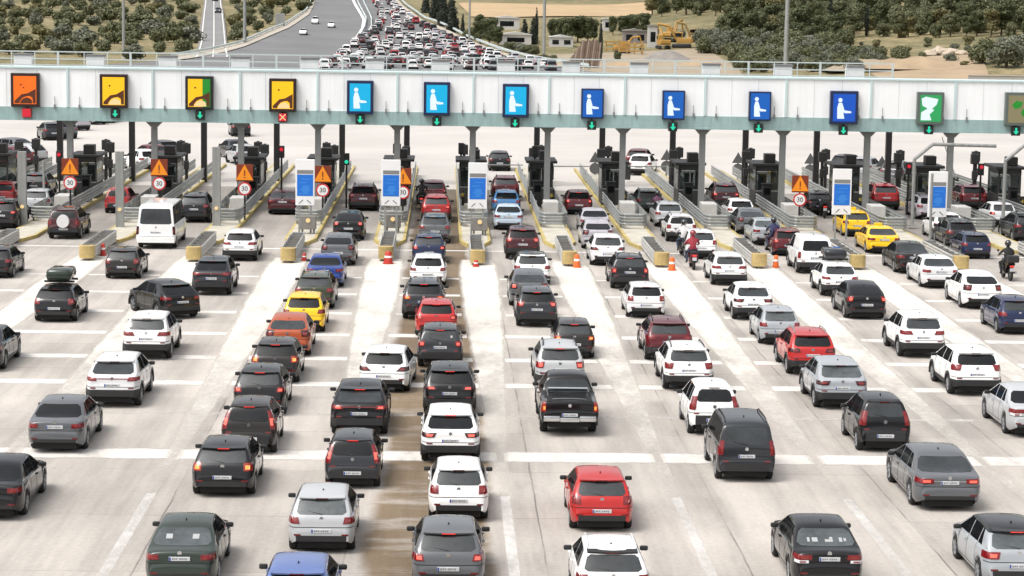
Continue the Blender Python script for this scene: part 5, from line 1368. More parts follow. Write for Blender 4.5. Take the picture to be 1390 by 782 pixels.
while py > 1.5 and cnt < 265:
    a, b = T(edge_x(JL, py), py), T(edge_x(JR, py), py)
    yy = (a.y + b.y) / 2
    a2, b2 = T(edge_x(JL, max(0.5, py - 3)), max(.5, py - 3)), T(edge_x(JR, max(.5, py - 3)), max(.5, py - 3))
    n = max(2, int((b.x - a.x) / 3.3))
    for i in range(n):
        if rnd.random() < .12: continue
        f = (i + .5 + rnd.uniform(-.16, .16)) / n
        p = a.lerp(b, f); p2 = a2.lerp(b2, f); dx, dy = p2.x - p.x, max(1, p2.y - p.y)
        yj = p.y + rnd.uniform(-2.2, 2.2); z = terr(p.x, yj) + .43
        pt = rnd.choice(paints)
        far_car(p.x, yj, z, rnd.choice(kinds), pt, -math.atan2(dx, dy) , 'tiny %s car in the jam beyond the canopy' % PN[pt], JAM, lit=rnd.random() < .7, pitch=.02); cnt += 1
    step = 7.6
    # advance one car length up the road
    q = py
    while q > .5 and (T(600, q).y - T(600, py).y) < step: q -= .25
    py = q if q < py else py - .25
print('jam cars', cnt)
for px, py_, k, pt, lb, an in ((412, 50, 'sedan', 'white', 'white car on the empty carriageway, nearest of the three far ones', 178), (450, 40, 'hatch', 'white', 'small white car on the empty carriageway, right of the white van', 178), (428, 35, 'mpv', 'white', 'white van on the empty carriageway at the roadside', 180),
                           (292, 4, 'hatch', 'darkgrey', 'dark car far up the straight side road, farther one', 180), (296, 20, 'hatch', 'darkgrey', 'dark car on the straight side road, nearer one', 180)):
    q = T(px, py_); far_car(q.x, q.y, terr(q.x, q.y) + .5, k, pt, R(an), lb, None)
AP = 'cars spread over the apron beyond the booths'
for px, py_, k, pt, an, lb in ((83, 187, 'hatch', 'grey', 30, 'grey car crossing the apron at far left behind the first canopy column'), (122, 168, 'hatch', 'lilac', 40, 'small mauve car alone on the far left apron'), (135, 166, 'hatch', 'maroon', 40, 'small dark red car on the far left apron, left of a pair'), (142, 164, 'sedan', 'red', 40, 'small red car on the far left apron, right of a pair'), (100, 176, 'hatch', 'lilac', 35, 'small mauve car beside the second column, left apron'),
                           (68, 189, 'hatch', 'darkgrey', 20, 'dark small car left of the first dark post, on the apron'), (325, 184, 'hatch', 'black', 10, 'black car on the apron seen between third and fourth columns'), (12, 212, 'sedan', 'grey', 60, 'grey car on the apron at the left edge'), (8, 226, 'estate', 'maroon', 60, 'dark red car behind the leftmost booth'), (28, 222, 'hatch', 'silver', 60, 'silver car behind the leftmost booth'),
                           (205, 222, 'sedan', 'maroon', 30, 'dark red car behind the second booth, apron side'), (218, 216, 'hatch', 'darkgrey', 30, 'dark car behind the second booth, farther one'), (192, 230, 'hatch', 'white', 30, 'white car half hidden behind the second booth'), (318, 214, 'sedan', 'darkgrey', 20, 'dark car beyond the third booth'), (328, 222, 'hatch', 'silver', 20, 'silver car beyond the third booth'),
                           (868, 228, 'hatch', 'maroon', -12, 'dark red car leaving past the second small blue lane'), (872, 236, 'hatch', 'white', -12, 'pale car leaving past the second small blue lane'), (1218, 246, 'estate', 'grey', -25, 'grey car beyond the second column from the right'), (1175, 240, 'hatch', 'silver', -25, 'silver car beyond the fourth blue board'), (1150, 236, 'hatch', 'darkgrey', -25, 'dark car beyond the fourth blue board')):
    q = G(px, py_); far_car(q.x, q.y, .004, k if k in FAR else 'hatch', pt, R(an), lb, AP)
for o in FAR.values(): bpy.data.objects.remove(o)

# ---------------------------------------------------------------- plants
def leaf_mat(name, cols):
    m, n, l, p = node_mat(name)
    g = nn_(n, 'ShaderNodeNewGeometry'); cr = nn_(n, 'ShaderNodeValToRGB'); e = cr.color_ramp.elements
    e[0].position = 0; e[0].color = (*cols[0], 1); e[1].position = 1; e[1].color = (*cols[-1], 1)
    for i, c in enumerate(cols[1:-1]): e.new((i + 1) / (len(cols) - 1)).color = (*c, 1)
    l.new(g.outputs['Random Per Island'], cr.inputs[0]); l.new(cr.outputs[0], p.inputs['Base Color']); p.inputs['Roughness'].default_value = .7
leaf_mat('leaf_olive', [(.062, .072, .028), (.100, .110, .046), (.165, .165, .085)])
leaf_mat('leaf_dry', [(.085, .080, .028), (.13, .120, .045), (.20, .175, .070)])
leaf_mat('leaf_pine', [(.036, .048, .017), (.062, .076, .026), (.115, .125, .048)])
leaf_mat('leaf_dark', [(.010, .016, .011), (.018, .026, .016), (.032, .042, .022)])
leaf_mat('leaf_grey', [(.085, .095, .060), (.12, .13, .085), (.18, .185, .13)])
mat('bark', (.10, .075, .055), .9, var=.3, vscale=4)
def crown_mesh(seed, blobs, n, size, m):
    r = random.Random(seed); bm = bmesh.new(); tot = sum(b[3] ** 2 for b in blobs)
    for (bx_, by_, bz_, br, sq) in blobs:
        for _ in range(int(n * br * br / tot)):
            u = r.uniform(-1, 1); a = r.uniform(0, 2 * math.pi); q = math.sqrt(1 - u * u); rr = br * (r.random() ** .33) * r.uniform(.86, 1.10)
            c = Vector((bx_ + rr * q * math.cos(a), by_ + rr * q * math.sin(a), bz_ + rr * u * sq))
            nrm = Vector((q * math.cos(a) + r.gauss(0, .5), q * math.sin(a) + r.gauss(0, .5), u + r.gauss(0, .5))).normalized()
            t = nrm.orthogonal().normalized(); t = Matrix.Rotation(r.uniform(0, 6.28), 3, nrm) @ t; b = nrm.cross(t); s = size * r.uniform(.6, 1.4)
            v = [bm.verts.new(c + t * s + b * s * .1), bm.verts.new(c + b * s * .6), bm.verts.new(c - t * s), bm.verts.new(c - b * s * .6)]
            bm.faces.new(v)
    me = bpy.data.meshes.new('crown'); bm.to_mesh(me); bm.free(); me.materials.append(MATS[m]); return me
def trunk_mesh(h, r, limbs, seed):
    rr = random.Random(seed); bm = bmesh.new(); cyl(bm, (0, 0, -.3), (0.05 * h * .3, 0, h * .6), r, r * .7, 8); 
    for k in range(limbs):
        a = 2 * math.pi * k / max(1, limbs) + rr.uniform(-.3, .3); L_ = h * rr.uniform(.3, .5)
        cyl(bm, (.015 * h, 0, h * (.35 + .05 * k)), (math.cos(a) * L_ * .7, math.sin(a) * L_ * .7, h * .55 + L_ * .8), r * .5, r * .15, 6)
    if limbs == 0: cyl(bm, (.015 * h, 0, h * .55), (0, 0, h * .97), r * .7, r * .1, 8)
    me = bpy.data.meshes.new('trunk'); bm.to_mesh(me); bm.free(); me.materials.append(MATS['bark']); return me
def blobs_round(seed, n, R_, zc, sq=.8):
    r = random.Random(seed); out = []
    for k in range(n):
        a = r.uniform(0, 6.28); d = R_ * .55 * math.sqrt(r.random())
        out.append((d * math.cos(a), d * math.sin(a), zc + r.uniform(-.35, .45) * R_, R_ * r.uniform(.34, .58), sq))
    return out
KIN = {}
for i in range(4):
    KIN[('shrub', i)] = (crown_mesh(i, blobs_round(i, 9, 1.55, .75, .75), 1300, .16, ('leaf_olive', 'leaf_dry', 'leaf_olive', 'leaf_grey')[i]), trunk_mesh(1.2, .10, 3, i))
    KIN[('olive', i)] = (crown_mesh(10 + i, blobs_round(10 + i, 14, 2.7, 2.1, .85), 3600, .20, ('leaf_grey', 'leaf_olive', 'leaf_olive', 'leaf_grey')[i]), trunk_mesh(3.0, .22, 4, i))
    KIN[('pine', i)] = (crown_mesh(20 + i, blobs_round(20 + i, 12, 3.2, 6.6, .75) + blobs_round(60 + i, 9, 3.0, 3.6, .9), 5200, .26, ('leaf_pine', 'leaf_olive', 'leaf_pine', 'leaf_dry')[i]), trunk_mesh(6.5, .26, 5, i))
    KIN[('conifer', i)] = (crown_mesh(30 + i, [(0.15 * math.sin(k * 2.1 + i), .15 * math.cos(k * 1.7), .9 + k * .95, 1.75 - .145 * k, .8) for k in range(9)], 3800, .19, 'leaf_dark'), trunk_mesh(8.5, .2, 0, i))
    KIN[('cypress', i)] = (crown_mesh(40 + i, [(0.06 * math.sin(k * 2 + i), 0, .7 + k * .95, (.62 + .28 * math.sin(min(1, k / 5) * 1.57)) * (1 - max(0, k - 6) * .13), 1.2) for k in range(12)], 3400, .15, 'leaf_dark'), trunk_mesh(10.5, .16, 0, i))
TALL = {'shrub': 2.3, 'olive': 5.0, 'pine': 9.0, 'conifer': 9.6, 'cypress': 12.2}
CAT = {'shrub': 'shrub', 'olive': 'tree', 'pine': 'tree', 'conifer': 'tree', 'cypress': 'tree'}
NAME = {'shrub': 'shrub', 'olive': 'olive_tree', 'pine': 'pine_tree', 'conifer': 'conifer', 'cypress': 'cypress'}
TR = random.Random(5)
def plant(kind, x, y, h, label, group=None, v=None):
    v = TR.randrange(4) if v is None else v
    cm, tm = KIN[(kind, v)]; s = h / TALL[kind]
    t = thing(NAME[kind], (x, y, terr(x, y) - .03), label, CAT[kind], group, rz=TR.uniform(0, 6.28)); w = s * TR.uniform(.78, 1.3); t.scale = (w, w * TR.uniform(.8, 1.25), s)
    for nm_, me in (('trunk', tm), ('crown', cm)):
        o = bpy.data.objects.new(nm_, me); COL.objects.link(o); o.parent = t
def at_px(kind, px, py, hpx, label, group=None, v=None):
    q = T(px, py); plant(kind, q.x, q.y, hpx * q.y / F_PX, label, group, v)
# hillside shrubs, left: one by one
SHL = ['olive green round shrub on the hillside at upper left', 'dry brownish shrub on the hillside at upper left', 'olive green round shrub on the hillside at upper left', 'grey green shrub on the hillside at upper left']
def inside(px, py):
    if px < 266 - .1 * (80 - py) and py > 0: return True
    return 316 < px < 420 and py < 62 - (px - 316) * .48
n_ = 0; tries = 0; pts_ = []
while n_ < 190 and tries < 5000:
    tries += 1
    px, py_ = TR.uniform(-12, 420), 1 + 81 * TR.random() ** 1.15
    if not inside(px, py_): continue
    sp = 15 + py_ * .10
    if any(abs(px - a) < sp and abs(py_ - b) < sp * .42 for a, b in pts_): continue
    pts_.append((px, py_)); v = TR.choice([0, 0, 0, 1, 2, 2, 3])
    at_px('shrub' if TR.random() < .85 else 'olive', px, py_, TR.uniform(17, 27) * (.7 + py_ / 160), SHL[v], 'shrubs scattered over the left hillside', v); n_ += 1
print('shrubs', n_)
# dark trees right of the jam
for px, py_, h in ((578, 18, 34), (590, 26, 44), (602, 36, 52), (615, 44, 46), (596, 12, 24), (612, 22, 36), (628, 46, 28)):
    at_px('conifer', px, py_, h, 'dark conifer in the dense row right of the jammed motorway', 'dark conifers right of the jam')
for px, py_, h, v in ((640, 54, 22, 2), (652, 60, 30, 0), (664, 62, 38, 0), (676, 64, 28, 2), (650, 44, 24, 0), (692, 72, 18, 1), (706, 74, 20, 0), (722, 76, 18, 1), (738, 84, 14, 2), (752, 86, 14, 1)):
    at_px('olive' if h < 24 else 'pine', px, py_, h, 'bushy green tree between the motorway edge and the white sheds', 'bushy trees by the white sheds', v)
for px, py_, h, k in ((712, 58, 34, 'conifer'), (728, 60, 52, 'cypress'), (724, 60, 38, 'conifer')):
    at_px(k, px, py_, h, 'dark slender cypress beside the white sheds' if k == 'cypress' else 'dark conifer beside the tall cypress by the white sheds', None if k == 'cypress' else 'dark conifers by the white sheds')
for px, py_, h in ((748, 54, 28), (758, 56, 30), (770, 58, 34), (784, 58, 36), (798, 58, 34), (806, 57, 30)):
    at_px('pine', px, py_, h, 'umbrella pine in the row behind the brown bank', 'umbrella pines behind the brown bank', 0)
at_px('cypress', 815, 84, 60, 'dark column cypress right of the brown bank')
for px, py_, h in ((832, 48, 26), (846, 48, 26), (860, 48, 28), (874, 46, 28), (838, 82, 14)):
    at_px('pine' if h > 20 else 'olive', px, py_, h, 'dark broad tree behind the yellow machines', 'broad trees behind the yellow machines', 0 if h > 20 else 1)
# wooded slope on the right: each crown a tree
WL = ['dark green tree on the wooded slope at upper right', 'olive green tree on the wooded slope at upper right', 'dark green tree on the wooded slope at upper right', 'yellowish dry tree on the wooded slope at upper right']
wp = []; tries = 0; n_ = 0
while n_ < 290 and tries < 12000:
    tries += 1
    px, py_ = TR.uniform(885, 1400), TR.uniform(2, 66)
    if px < 960 and py_ > 24: continue
    if px > 1150 and py_ > 52: continue
    if 960 < px < 1015 and 24 < py_ < 60: continue
    if any(abs(px - a) < 13 and abs(py_ - b) < 4.2 for a, b in wp): continue
    wp.append((px, py_)); v = TR.choice([0, 1, 1, 2, 3]); k = 'pine' if TR.random() < .6 else 'olive'
    if k == 'olive': v = TR.choice([1, 2])
    at_px(k, px, py_, TR.uniform(26, 48) if k == 'pine' else TR.uniform(18, 32), WL[1 if k == 'olive' else v], 'trees on the wooded slope at the right', v); n_ += 1
tk = []; tries = 0
while len(tk) < 70 and tries < 4000:
    tries += 1
    px, py_ = TR.uniform(950, 1195), TR.uniform(58, 100)
    if px > 1125 and py_ < 84 - (px - 1125) * .1: continue
    if px < 1000 and py_ > 78: continue
    if 1085 < px < 1122 and py_ < 76: continue
    if any(abs(px - a) < 13 and abs(py_ - b) < 4.5 for a, b in tk): continue
    tk.append((px, py_)); v = TR.randrange(4)
    at_px('olive', px, py_, TR.uniform(20, 36), ('grey green', 'olive green', 'olive green', 'grey green')[v] + ' bush in the thicket behind the right part of the railing', 'bushes in the thicket behind the railing', v)
tk = []; tries = 0
while len(tk) < 26 and tries < 2000:
    tries += 1
    px, py_ = TR.uniform(1150, 1330), TR.uniform(50, 92)
    if any(abs(px - a) < 16 and abs(py_ - b) < 4 for a, b in tk) or (1250 < px < 1312 and 68 < py_ < 84): continue
    tk.append((px, py_)); v = TR.choice([0, 1, 1, 3])
    at_px('shrub', px, py_, TR.uniform(7, 15), 'low %s scrub bush on the bare bank at right' % ('olive', 'dry brown', 'dry brown', 'grey')[v], 'scrub on the bare bank', v)
at_px('cypress', 1126, 56, 66, 'tall dark cypress above the wooden hut', None, 1); at_px('cypress', 1176, 50, 46, 'dark cypress right of the tall one above the hut', None, 2)
for px, py_, h, v, lb in ((1334, 88, 46, 2, 'large dark olive tree left of the grey olive tree at right'), (1366, 94, 50, 3, 'large grey green olive tree at the right edge above the pale wall'), (1388, 80, 42, 0, 'olive tree cut by the right edge'),
                          (1222, 94, 36, 1, 'bright green bush on the bare bank at right'), (1200, 92, 22, 2, 'smaller green bush left of the bright one on the bare bank'), (1252, 84, 16, 1, 'low scrub bush beside the pale rocks'), (1180, 78, 20, 3, 'grey bush on the ridge of the bare bank')):
    at_px('olive', px, py_, h, lb, None, v)
# bare earth, field, brown bank
mat('timber_pale', (.25, .19, .15), .9, var=.3); mat('dry_field', (.40, .285, .16), .95, var=.16, vscale=.08); mat('bare_earth', (.33, .245, .155), .95, var=.25, vscale=.15); mat('pale_earth', (.30, .245, .175), .95, var=.2, vscale=.15); mat('brown_bank', (.15, .105, .08), .95, var=.35, vscale=.4)
ribbon('dry_field', [(622, 5), (640, 24), (690, 25)], [(880, 3), (885, 20), (870, 23)], 'dry_field', .25, 20, 12)
ribbon('bare_earth', [(1160, 84), (1190, 108), (1210, 118)], [(1330, 76), (1340, 98), (1345, 112)], 'bare_earth', .22, 20, 10)
ribbon('yard_ground', [(738, 76), (760, 92), (800, 104)], [(960, 66), (1000, 92), (1010, 106)], 'pale_earth', .20, 20, 10)
q = T(796, 94); t = thing('timber_stack', (q.x, q.y, terr(q.x, q.y) - .2), 'tapering stack of weathered brown upright timbers left of the column cypress', 'timber stack')
for k in range(16):
    u = k / 15; x = -3.6 + 5.6 * u; h = 2.6 + 2.6 * sstep(0, .45, u) + TR.uniform(-.3, .3); lean = .35 * (1 - u)
    bm = bmesh.new(); cyl(bm, (x, TR.uniform(-.15, .15), 0), (x + lean + .55, .9, h), .22, .18, 7); finish(bm, 'timber', 'brown_bank' if k % 3 else 'timber_pale', t, smooth=40)
def heap(px, py_, rx, ry, h, m_, name='earth_heap', sd=0):
    q = T(px, py_); bm = bmesh.new(); rows = []
    for j in range(11):
        row = []
        for i in range(17):
            u, v = i / 8 - 1, j / 5 - 1; d = min(1, math.sqrt(u * u + v * v))
            z = h * (1 - d * d) ** 1.2 + h * .22 * noise.noise(Vector((u * 3 + sd, v * 3, 2))) * (1 - d)
            row.append(bm.verts.new((u * rx, v * ry, z - .1)))
        rows.append(row)
    for a, b in zip(rows, rows[1:]):
        for i in range(16): bm.faces.new((a[i], a[i + 1], b[i + 1], b[i]))
    o = finish(bm, name, m_, smooth=50); o.location = (q.x, q.y, terr(q.x, q.y)); tag(o, kind='structure')
mat('gravel', (.22, .20, .18), .95, var=.3, vscale=.8)
heap(905, 82, 5.5, 5, 2.0, 'gravel', sd=3); heap(760, 92, 5, 5, 1.2, 'pale_earth', sd=7); heap(850, 92, 6, 4, 1.3, 'bare_earth', sd=9); heap(952, 90, 5, 5, 1.6, 'bare_earth', sd=13); heap(1240, 92, 9, 8, 2.0, 'bare_earth', sd=5); heap(1180, 96, 8, 6, 2.2, 'pale_earth', sd=15)
# rocks on the right bank
mat('pale_rock', (.42, .35, .27), .9, var=.2, vscale=.8)
for px, py_, s_ in ((1262, 77, 1.5), (1276, 75, 1.9), (1292, 76, 1.7), (1305, 77, 1.2)):
    q = T(px, py_); bm = bmesh.new(); bmesh.ops.create_icosphere(bm, subdivisions=3, radius=s_)
    for v in bm.verts: v.co *= 1 + .35 * noise.noise(v.co * 1.1 + Vector((px, 0, 0))); v.co.z *= .6
    o = finish(bm, 'rock', 'pale_rock'); o.location = (q.x, q.y, terr(q.x, q.y) + .3); tag(o, 'pale rock in the short row on the bare bank at right', 'rock', 'pale rocks on the bare bank')
# low pale wall top right
a, b = T(1302, 112), T(1420, 116)
bm = bmesh.new(); box(bm, 0, b.x - a.x, -.15, .15, -.4, 1.75); box(bm, -.05, b.x - a.x, -.25, .25, 1.753, 1.85); o = finish(bm, 'boundary_wall', 'apron'); o.location = (a.x, min(a.y, 350), 0); tag(o, 'pale low wall at the right edge above the canopy', 'wall')
# light masts
def mast(px, py_, w, label, arm=False):
    q = T(px, py_); h = 28.0; t = thing('light_mast', (q.x, q.y, terr(q.x, q.y)), label, 'light mast', 'tall light masts')
    bm = bmesh.new(); cyl(bm, (0, 0, -.3), (0, 0, h), w / 2, w / 3, 12); finish(bm, 'pole', 'galv', t, smooth=40)
    bm = bmesh.new(); cyl(bm, (0, 0, -.3), (0, 0, .5), w / 2 + .12, w / 2 + .08, 12); finish(bm, 'base', 'concrete_block', t)
    for k in range(6):
        a = k * math.pi / 3; bm = bmesh.new(); box(bm, math.cos(a) * 1.1 - .3, math.cos(a) * 1.1 + .3, math.sin(a) * 1.1 - .2, math.sin(a) * 1.1 + .2, h, h + .25); finish(bm, 'lamp', 'galv', t)
mast(168, 80, .62, 'tall pale mast rising from the shrubs at upper left'); mast(332, 62, .75, 'tall pale mast right of the side road'); mast(637, 58, .5, 'slim pale mast among the dark trees right of the jam'); mast(738, 77, .72, 'pale mast by the white sheds'); mast(1066, 100, .85, 'thick pale mast before the wooded slope at right')
# roadside panel at the left, billboard, hut, sheds
def board(px, py_, w, h, zb, m_, label, name):
    q = T(px, py_); t = thing(name, (q.x, q.y, terr(q.x, q.y)), label, 'sign'); bm = bmesh.new(); box(bm, -w / 2, w / 2, -.08, .08, zb, zb + h, 0, .03); finish(bm, 'board', m_, t)
    bm = bmesh.new(); box(bm, -w / 2 + .18, w / 2 - .18, -.09, -.081, zb + .18, zb + h - .18); finish(bm, 'panel', 'pale_earth' if m_ != 'galv' else 'grey_post', t)
    for sx in (-w * .35, w * .35):
        bm = bmesh.new(); box(bm, sx - .08, sx + .08, .0815, .2, -.2, zb + h * .8); finish(bm, 'post', 'grey_post', t)
board(380, 38, 2.4, 3.0, .6, 'galv', 'grey square roadside board left of the empty carriageway', 'roadside_board'); board(988, 58, 3.0, 2.6, 2.2, 'dry_field', 'tan square board above the bushes right of the yellow machines', 'billboard')
mat('shed_white', (.48, .47, .45), .6, var=.06); mat('shed_blue', (.05, .10, .30), .5); mat('wood_dark', (.035, .025, .02), .9, var=.2); mat('roof_grey', (.22, .20, .185), .8, var=.2); mat('machine_yellow', (.40, .225, .05), .55, var=.2); mat('machine_tan', (.40, .27, .12), .7, var=.25)
def shed(px, py_, w, d, h, m_, label, name='shed', roof='roof_grey', openings=3):
    q = T(px, py_); t = thing(name, (q.x, q.y, terr(q.x, q.y) - .1), label, 'building'); bm = bmesh.new(); box(bm, -w / 2, w / 2, 0, d, 0, h); finish(bm, 'walls', m_, t)
    bm = bmesh.new(); A = [(-w / 2 - .2, h + .003), (w / 2 + .2, h + .003), (w / 2 + .2, h + .12), (0, h + .12 + w * .09), (-w / 2 - .2, h + .12)]; prism(bm, A, -.25, d + .25); finish(bm, 'roof', roof, t)
    for k in range(openings):
        x = -w / 2 + w * (k + .5) / openings; bm = bmesh.new(); box(bm, x - w / openings * .28, x + w / openings * .28, -.02, .05, h * .3, h * .75); finish(bm, 'window', 'glass', t)
shed(688, 40, 6.2, 6, 2.8, 'shed_white', 'white shed left of the conifers, farther one', roof='shed_white', openings=1); shed(700, 61, 7.0, 5, 2.3, 'shed_white', 'white low shed in front of the conifers', roof='shed_white', openings=1); shed(762, 64, 5.2, 5, 2.2, 'shed_white', 'white site cabin behind the brown bank', roof='shed_white', openings=2); shed(826, 42, 3, 3, 3, 'shed_white', 'small white cabin between the cypress and the broad trees', roof='shed_white', openings=1)
shed(1104, 66, 5.4, 4.5, 2.2, 'wood_dark', 'dark wooden hut with grey roof below the tall cypress', 'hut', openings=1); shed(862, 60, 5.4, 4, 3.0, 'roof_grey', 'grey container behind the yellow frames', 'container', openings=2); shed(886, 66, 2.0, 3.0, 5.0, 'shed_white', 'narrow white tower box left of the excavator', 'silo_box', openings=1)
def excavator(px, py_, s, m_, ang, label):
    q = T(px, py_); t = thing('excavator', (q.x, q.y, terr(q.x, q.y) + .1), label, 'excavator', None, R(ang)); t.scale = (s, s, s)
    for sy in (-1, 1):
        bm = bmesh.new(); box(bm, -1.9, 1.9, sy * 1.05 - .28, sy * 1.05 + .28, 0, .8, 0, .25); finish(bm, 'track', 'plastic', t, smooth=40)
    bm = bmesh.new(); box(bm, -2.0, 1.0, -1.25, 1.25, .95, 1.9, 0, .12); box(bm, -2.3, -1.0, -1.2, 1.2, 1.2, 2.1, 0, .15); finish(bm, 'upper_body', m_, t)
    bm = bmesh.new(); box(bm, -.2, 1.25, .2, 1.2, 1.903, 3.1, 0, .1); cab = finish(bm, 'cab', m_, t); bm = bmesh.new(); box(bm, 0, 1.27, .3, 1.22, 2.2, 2.9); finish(bm, 'window', 'glass', cab)
    bm = bmesh.new(); tube(bm, [(1.0, -.1, 1.6), (2.4, -.1, 4.2), (4.6, -.1, 4.6)], .26, 8); finish(bm, 'boom', m_, t)
    bm = bmesh.new(); tube(bm, [(4.6, -.1, 4.7), (5.3, -.1, 2.2)], .2, 8); finish(bm, 'stick', m_, t)
    bm = bmesh.new(); prism(bm, [(5.0, 2.2), (5.6, 2.2), (5.7, 1.2), (4.8, 1.0), (4.7, 1.5)], -.6, .4); finish(bm, 'bucket', 'plastic', t)
def frame_rack(px, py_, label):
    q = T(px, py_); t = thing('steel_rack', (q.x, q.y, terr(q.x, q.y)), label, 'steel frame')
    for x in (-2.4, -.8, .8, 2.4):
        bm = bmesh.new(); box(bm, x - .13, x + .13, -.6, .6, 0, 2.6 + .25 * math.sin(x)); finish(bm, 'upright', 'machine_tan', t)
    for z in (.7, 1.6, 2.3):
        bm = bmesh.new(); box(bm, -2.7, 2.7, -.62 - .1, -.605, z, z + .26); finish(bm, 'beam', 'machine_yellow', t)
frame_rack(838, 72, 'yellow and tan steel rack right of the column cypress'); frame_rack(856, 75, 'tan steel rack with yellow beams next to the gravel heap')
excavator(942, 58, 1.0, 'machine_tan', 200, 'tan excavator behind the large yellow one'); excavator(912, 58, 1.1, 'machine_yellow', 60, 'orange yellow excavator farthest back in the yard')
excavator(925, 66, 1.15, 'machine_yellow', 175, 'large yellow excavator right of the white tower box'); excavator(900, 68, 1.0, 'machine_yellow', 100, 'yellow excavator facing the camera side, left of the large one'); excavator(845, 74, .8, 'machine_yellow', 10, 'small yellow machine behind the railing right of the cypress')
# ---------------------------------------------------------------- people and motorcycles
mat('skin', (.45, .27, .19), .6); mat('cloth_white', (.62, .60, .60), .85, var=.1); mat('cloth_red', (.28, .03, .045), .85, var=.1); mat('cloth_black', (.012, .012, .014), .8); mat('cloth_plum', (.10, .035, .07), .85, var=.15); mat('cloth_navy', (.03, .035, .09), .85); mat('denim', (.03, .04, .07), .9); mat('helmet_black', (.012, .012, .013), .2, coat=1); mat('helmet_red', (.22, .02, .03), .2, coat=1)
def skinned(name, joints, edges, mats_, regions, parent=None):
    """joints: name -> (pos, radius). Body grown as one surface over the skeleton."""
    me = bpy.data.meshes.new(name); names = list(joints); idx = {k: i for i, k in enumerate(names)}
    me.from_pydata([joints[k][0] for k in names], [(idx[a], idx[b]) for a, b in edges], [])
    o = bpy.data.objects.new(name, me); COL.objects.link(o)
    sk = o.modifiers.new('skin', 'SKIN'); sk.use_smooth_shade = True
    lay = me.skin_vertices[0].data if me.skin_vertices else None
    if lay is None:
        bm = bmesh.new(); bm.from_mesh(me); bm.verts.layers.skin.verify(); bm.to_mesh(me); bm.free(); lay = me.skin_vertices[0].data
    for k in names:
        r = joints[k][1]; lay[idx[k]].radius = r if isinstance(r, tuple) else (r, r); lay[idx[k]].use_root = (k == 'pelvis')
    sb = o.modifiers.new('sub', 'SUBSURF'); sb.levels = 1; sb.render_levels = 1
    bpy.context.view_layer.update()
    dg = bpy.context.evaluated_depsgraph_get(); m2 = bpy.data.meshes.new_from_object(o.evaluated_get(dg))
    bpy.data.objects.remove(o); bpy.data.meshes.remove(me)
    m2.name = name; m2.materials.clear()
    for mm in mats_: m2.materials.append(MATS[mm])
    for p in m2.polygons:
        p.use_smooth = True; p.material_index = regions(p.center)
    o = bpy.data.objects.new(name, m2); COL.objects.link(o); o.parent = parent
    return o
def hand_joints(J, E, wrist, d, side, key):
    """five bent fingers closing from the palm along d"""
    d = Vector(d).normalized(); up = Vector((0, 0, 1)); s = d.cross(up).normalized()
    w = Vector(wrist); palm = w + d * .085
    J[key + 'palm'] = (tuple(palm), (.038, .022)); E.append((key, key + 'palm'))
    for i, (off, ln) in enumerate(((-.033, .066), (-.011, .078), (.011, .073), (.033, .056))):
        a = palm + s * off + d * .03; b = a + d * ln * .6 - up * .018; c = b + d * ln * .25 - up * .04
        for q, nm_ in ((a, 'a'), (b, 'b'), (c, 'c')): J[f'{key}f{i}{nm_}'] = (tuple(q), .0095)
        E += [(key + 'palm', f'{key}f{i}a'), (f'{key}f{i}a', f'{key}f{i}b'), (f'{key}f{i}b', f'{key}f{i}c')]
    a = w + d * .05 + s * side * .045 - up * .01; b = a + d * .035 + s * side * .012 - up * .03
    J[key + 'ta'] = (tuple(a), .011); J[key + 'tb'] = (tuple(b), .010); E += [(key, key + 'ta'), (key + 'ta', key + 'tb')]
def rider(loc, rz, label, top, legs, helm, seat=.80, name='person'):
    """seated astride, facing +y, hands on the grips"""
    t = thing(name, loc, label, 'person', None, rz)
    J = {'pelvis': ((0, -.12, seat + .09), (.165, .135)), 'waist': ((0, -.10, seat + .27), (.145, .115)), 'chest': ((0, -.02, seat + .50), (.185, .13)), 'neck': ((0, .03, seat + .69), .062), 'head0': ((0, .06, seat + .79), .088), 'head1': ((0, .07, seat + .90), .095)}
    E = [('pelvis', 'waist'), ('waist', 'chest'), ('chest', 'neck'), ('neck', 'head0'), ('head0', 'head1')]
    for s, k in ((1, 'r'), (-1, 'l')):
        J[k + 'sh'] = ((s * .21, .0, seat + .58), .072); J[k + 'el'] = ((s * .33, .24, seat + .36), .050); J[k + 'wr'] = ((s * .30, .47, seat + .30), .033)
        E += [('chest', k + 'sh'), (k + 'sh', k + 'el'), (k + 'el', k + 'wr')]
        hand_joints(J, E, J[k + 'wr'][0], (0, 1, -.15), -s, k + 'wr')
        J[k + 'hip'] = ((s * .13, -.05, seat + .06), .115); J[k + 'kn'] = ((s * .27, .38, seat - .04), .075); J[k + 'an'] = ((s * .25, .10, .33), .05); J[k + 'toe'] = ((s * .27, .30, .27), .042)
        E += [('pelvis', k + 'hip'), (k + 'hip', k + 'kn'), (k + 'kn', k + 'an'), (k + 'an', k + 'toe')]
    def reg(c):
        if c.z > seat + .74: return 0
        if c.y > .49 and c.z > seat + .1: return 0
        if c.z < .38: return 3
        if c.z < seat + .17 and not (abs(c.x) > .22 and c.z > seat + .1 and c.y > .1): return 2
        return 1
    b = skinned('body', J, E, ['skin', top, legs, 'cloth_black'], reg, t)
    bm = bmesh.new(); bmesh.ops.create_uvsphere(bm, u_segments=20, v_segments=12, radius=.155)
    for v in bm.verts: v.co.y *= 1.1
    bmesh.ops.translate(bm, verts=bm.verts, vec=(0, .065, seat + .88)); h = finish(bm, 'helmet', helm, t, smooth=60)
    bm = bmesh.new(); box(bm, -.10, .10, .20, .243, seat + .83, seat + .93, 0, .02); finish(bm, 'visor', 'glass', h)
    return t
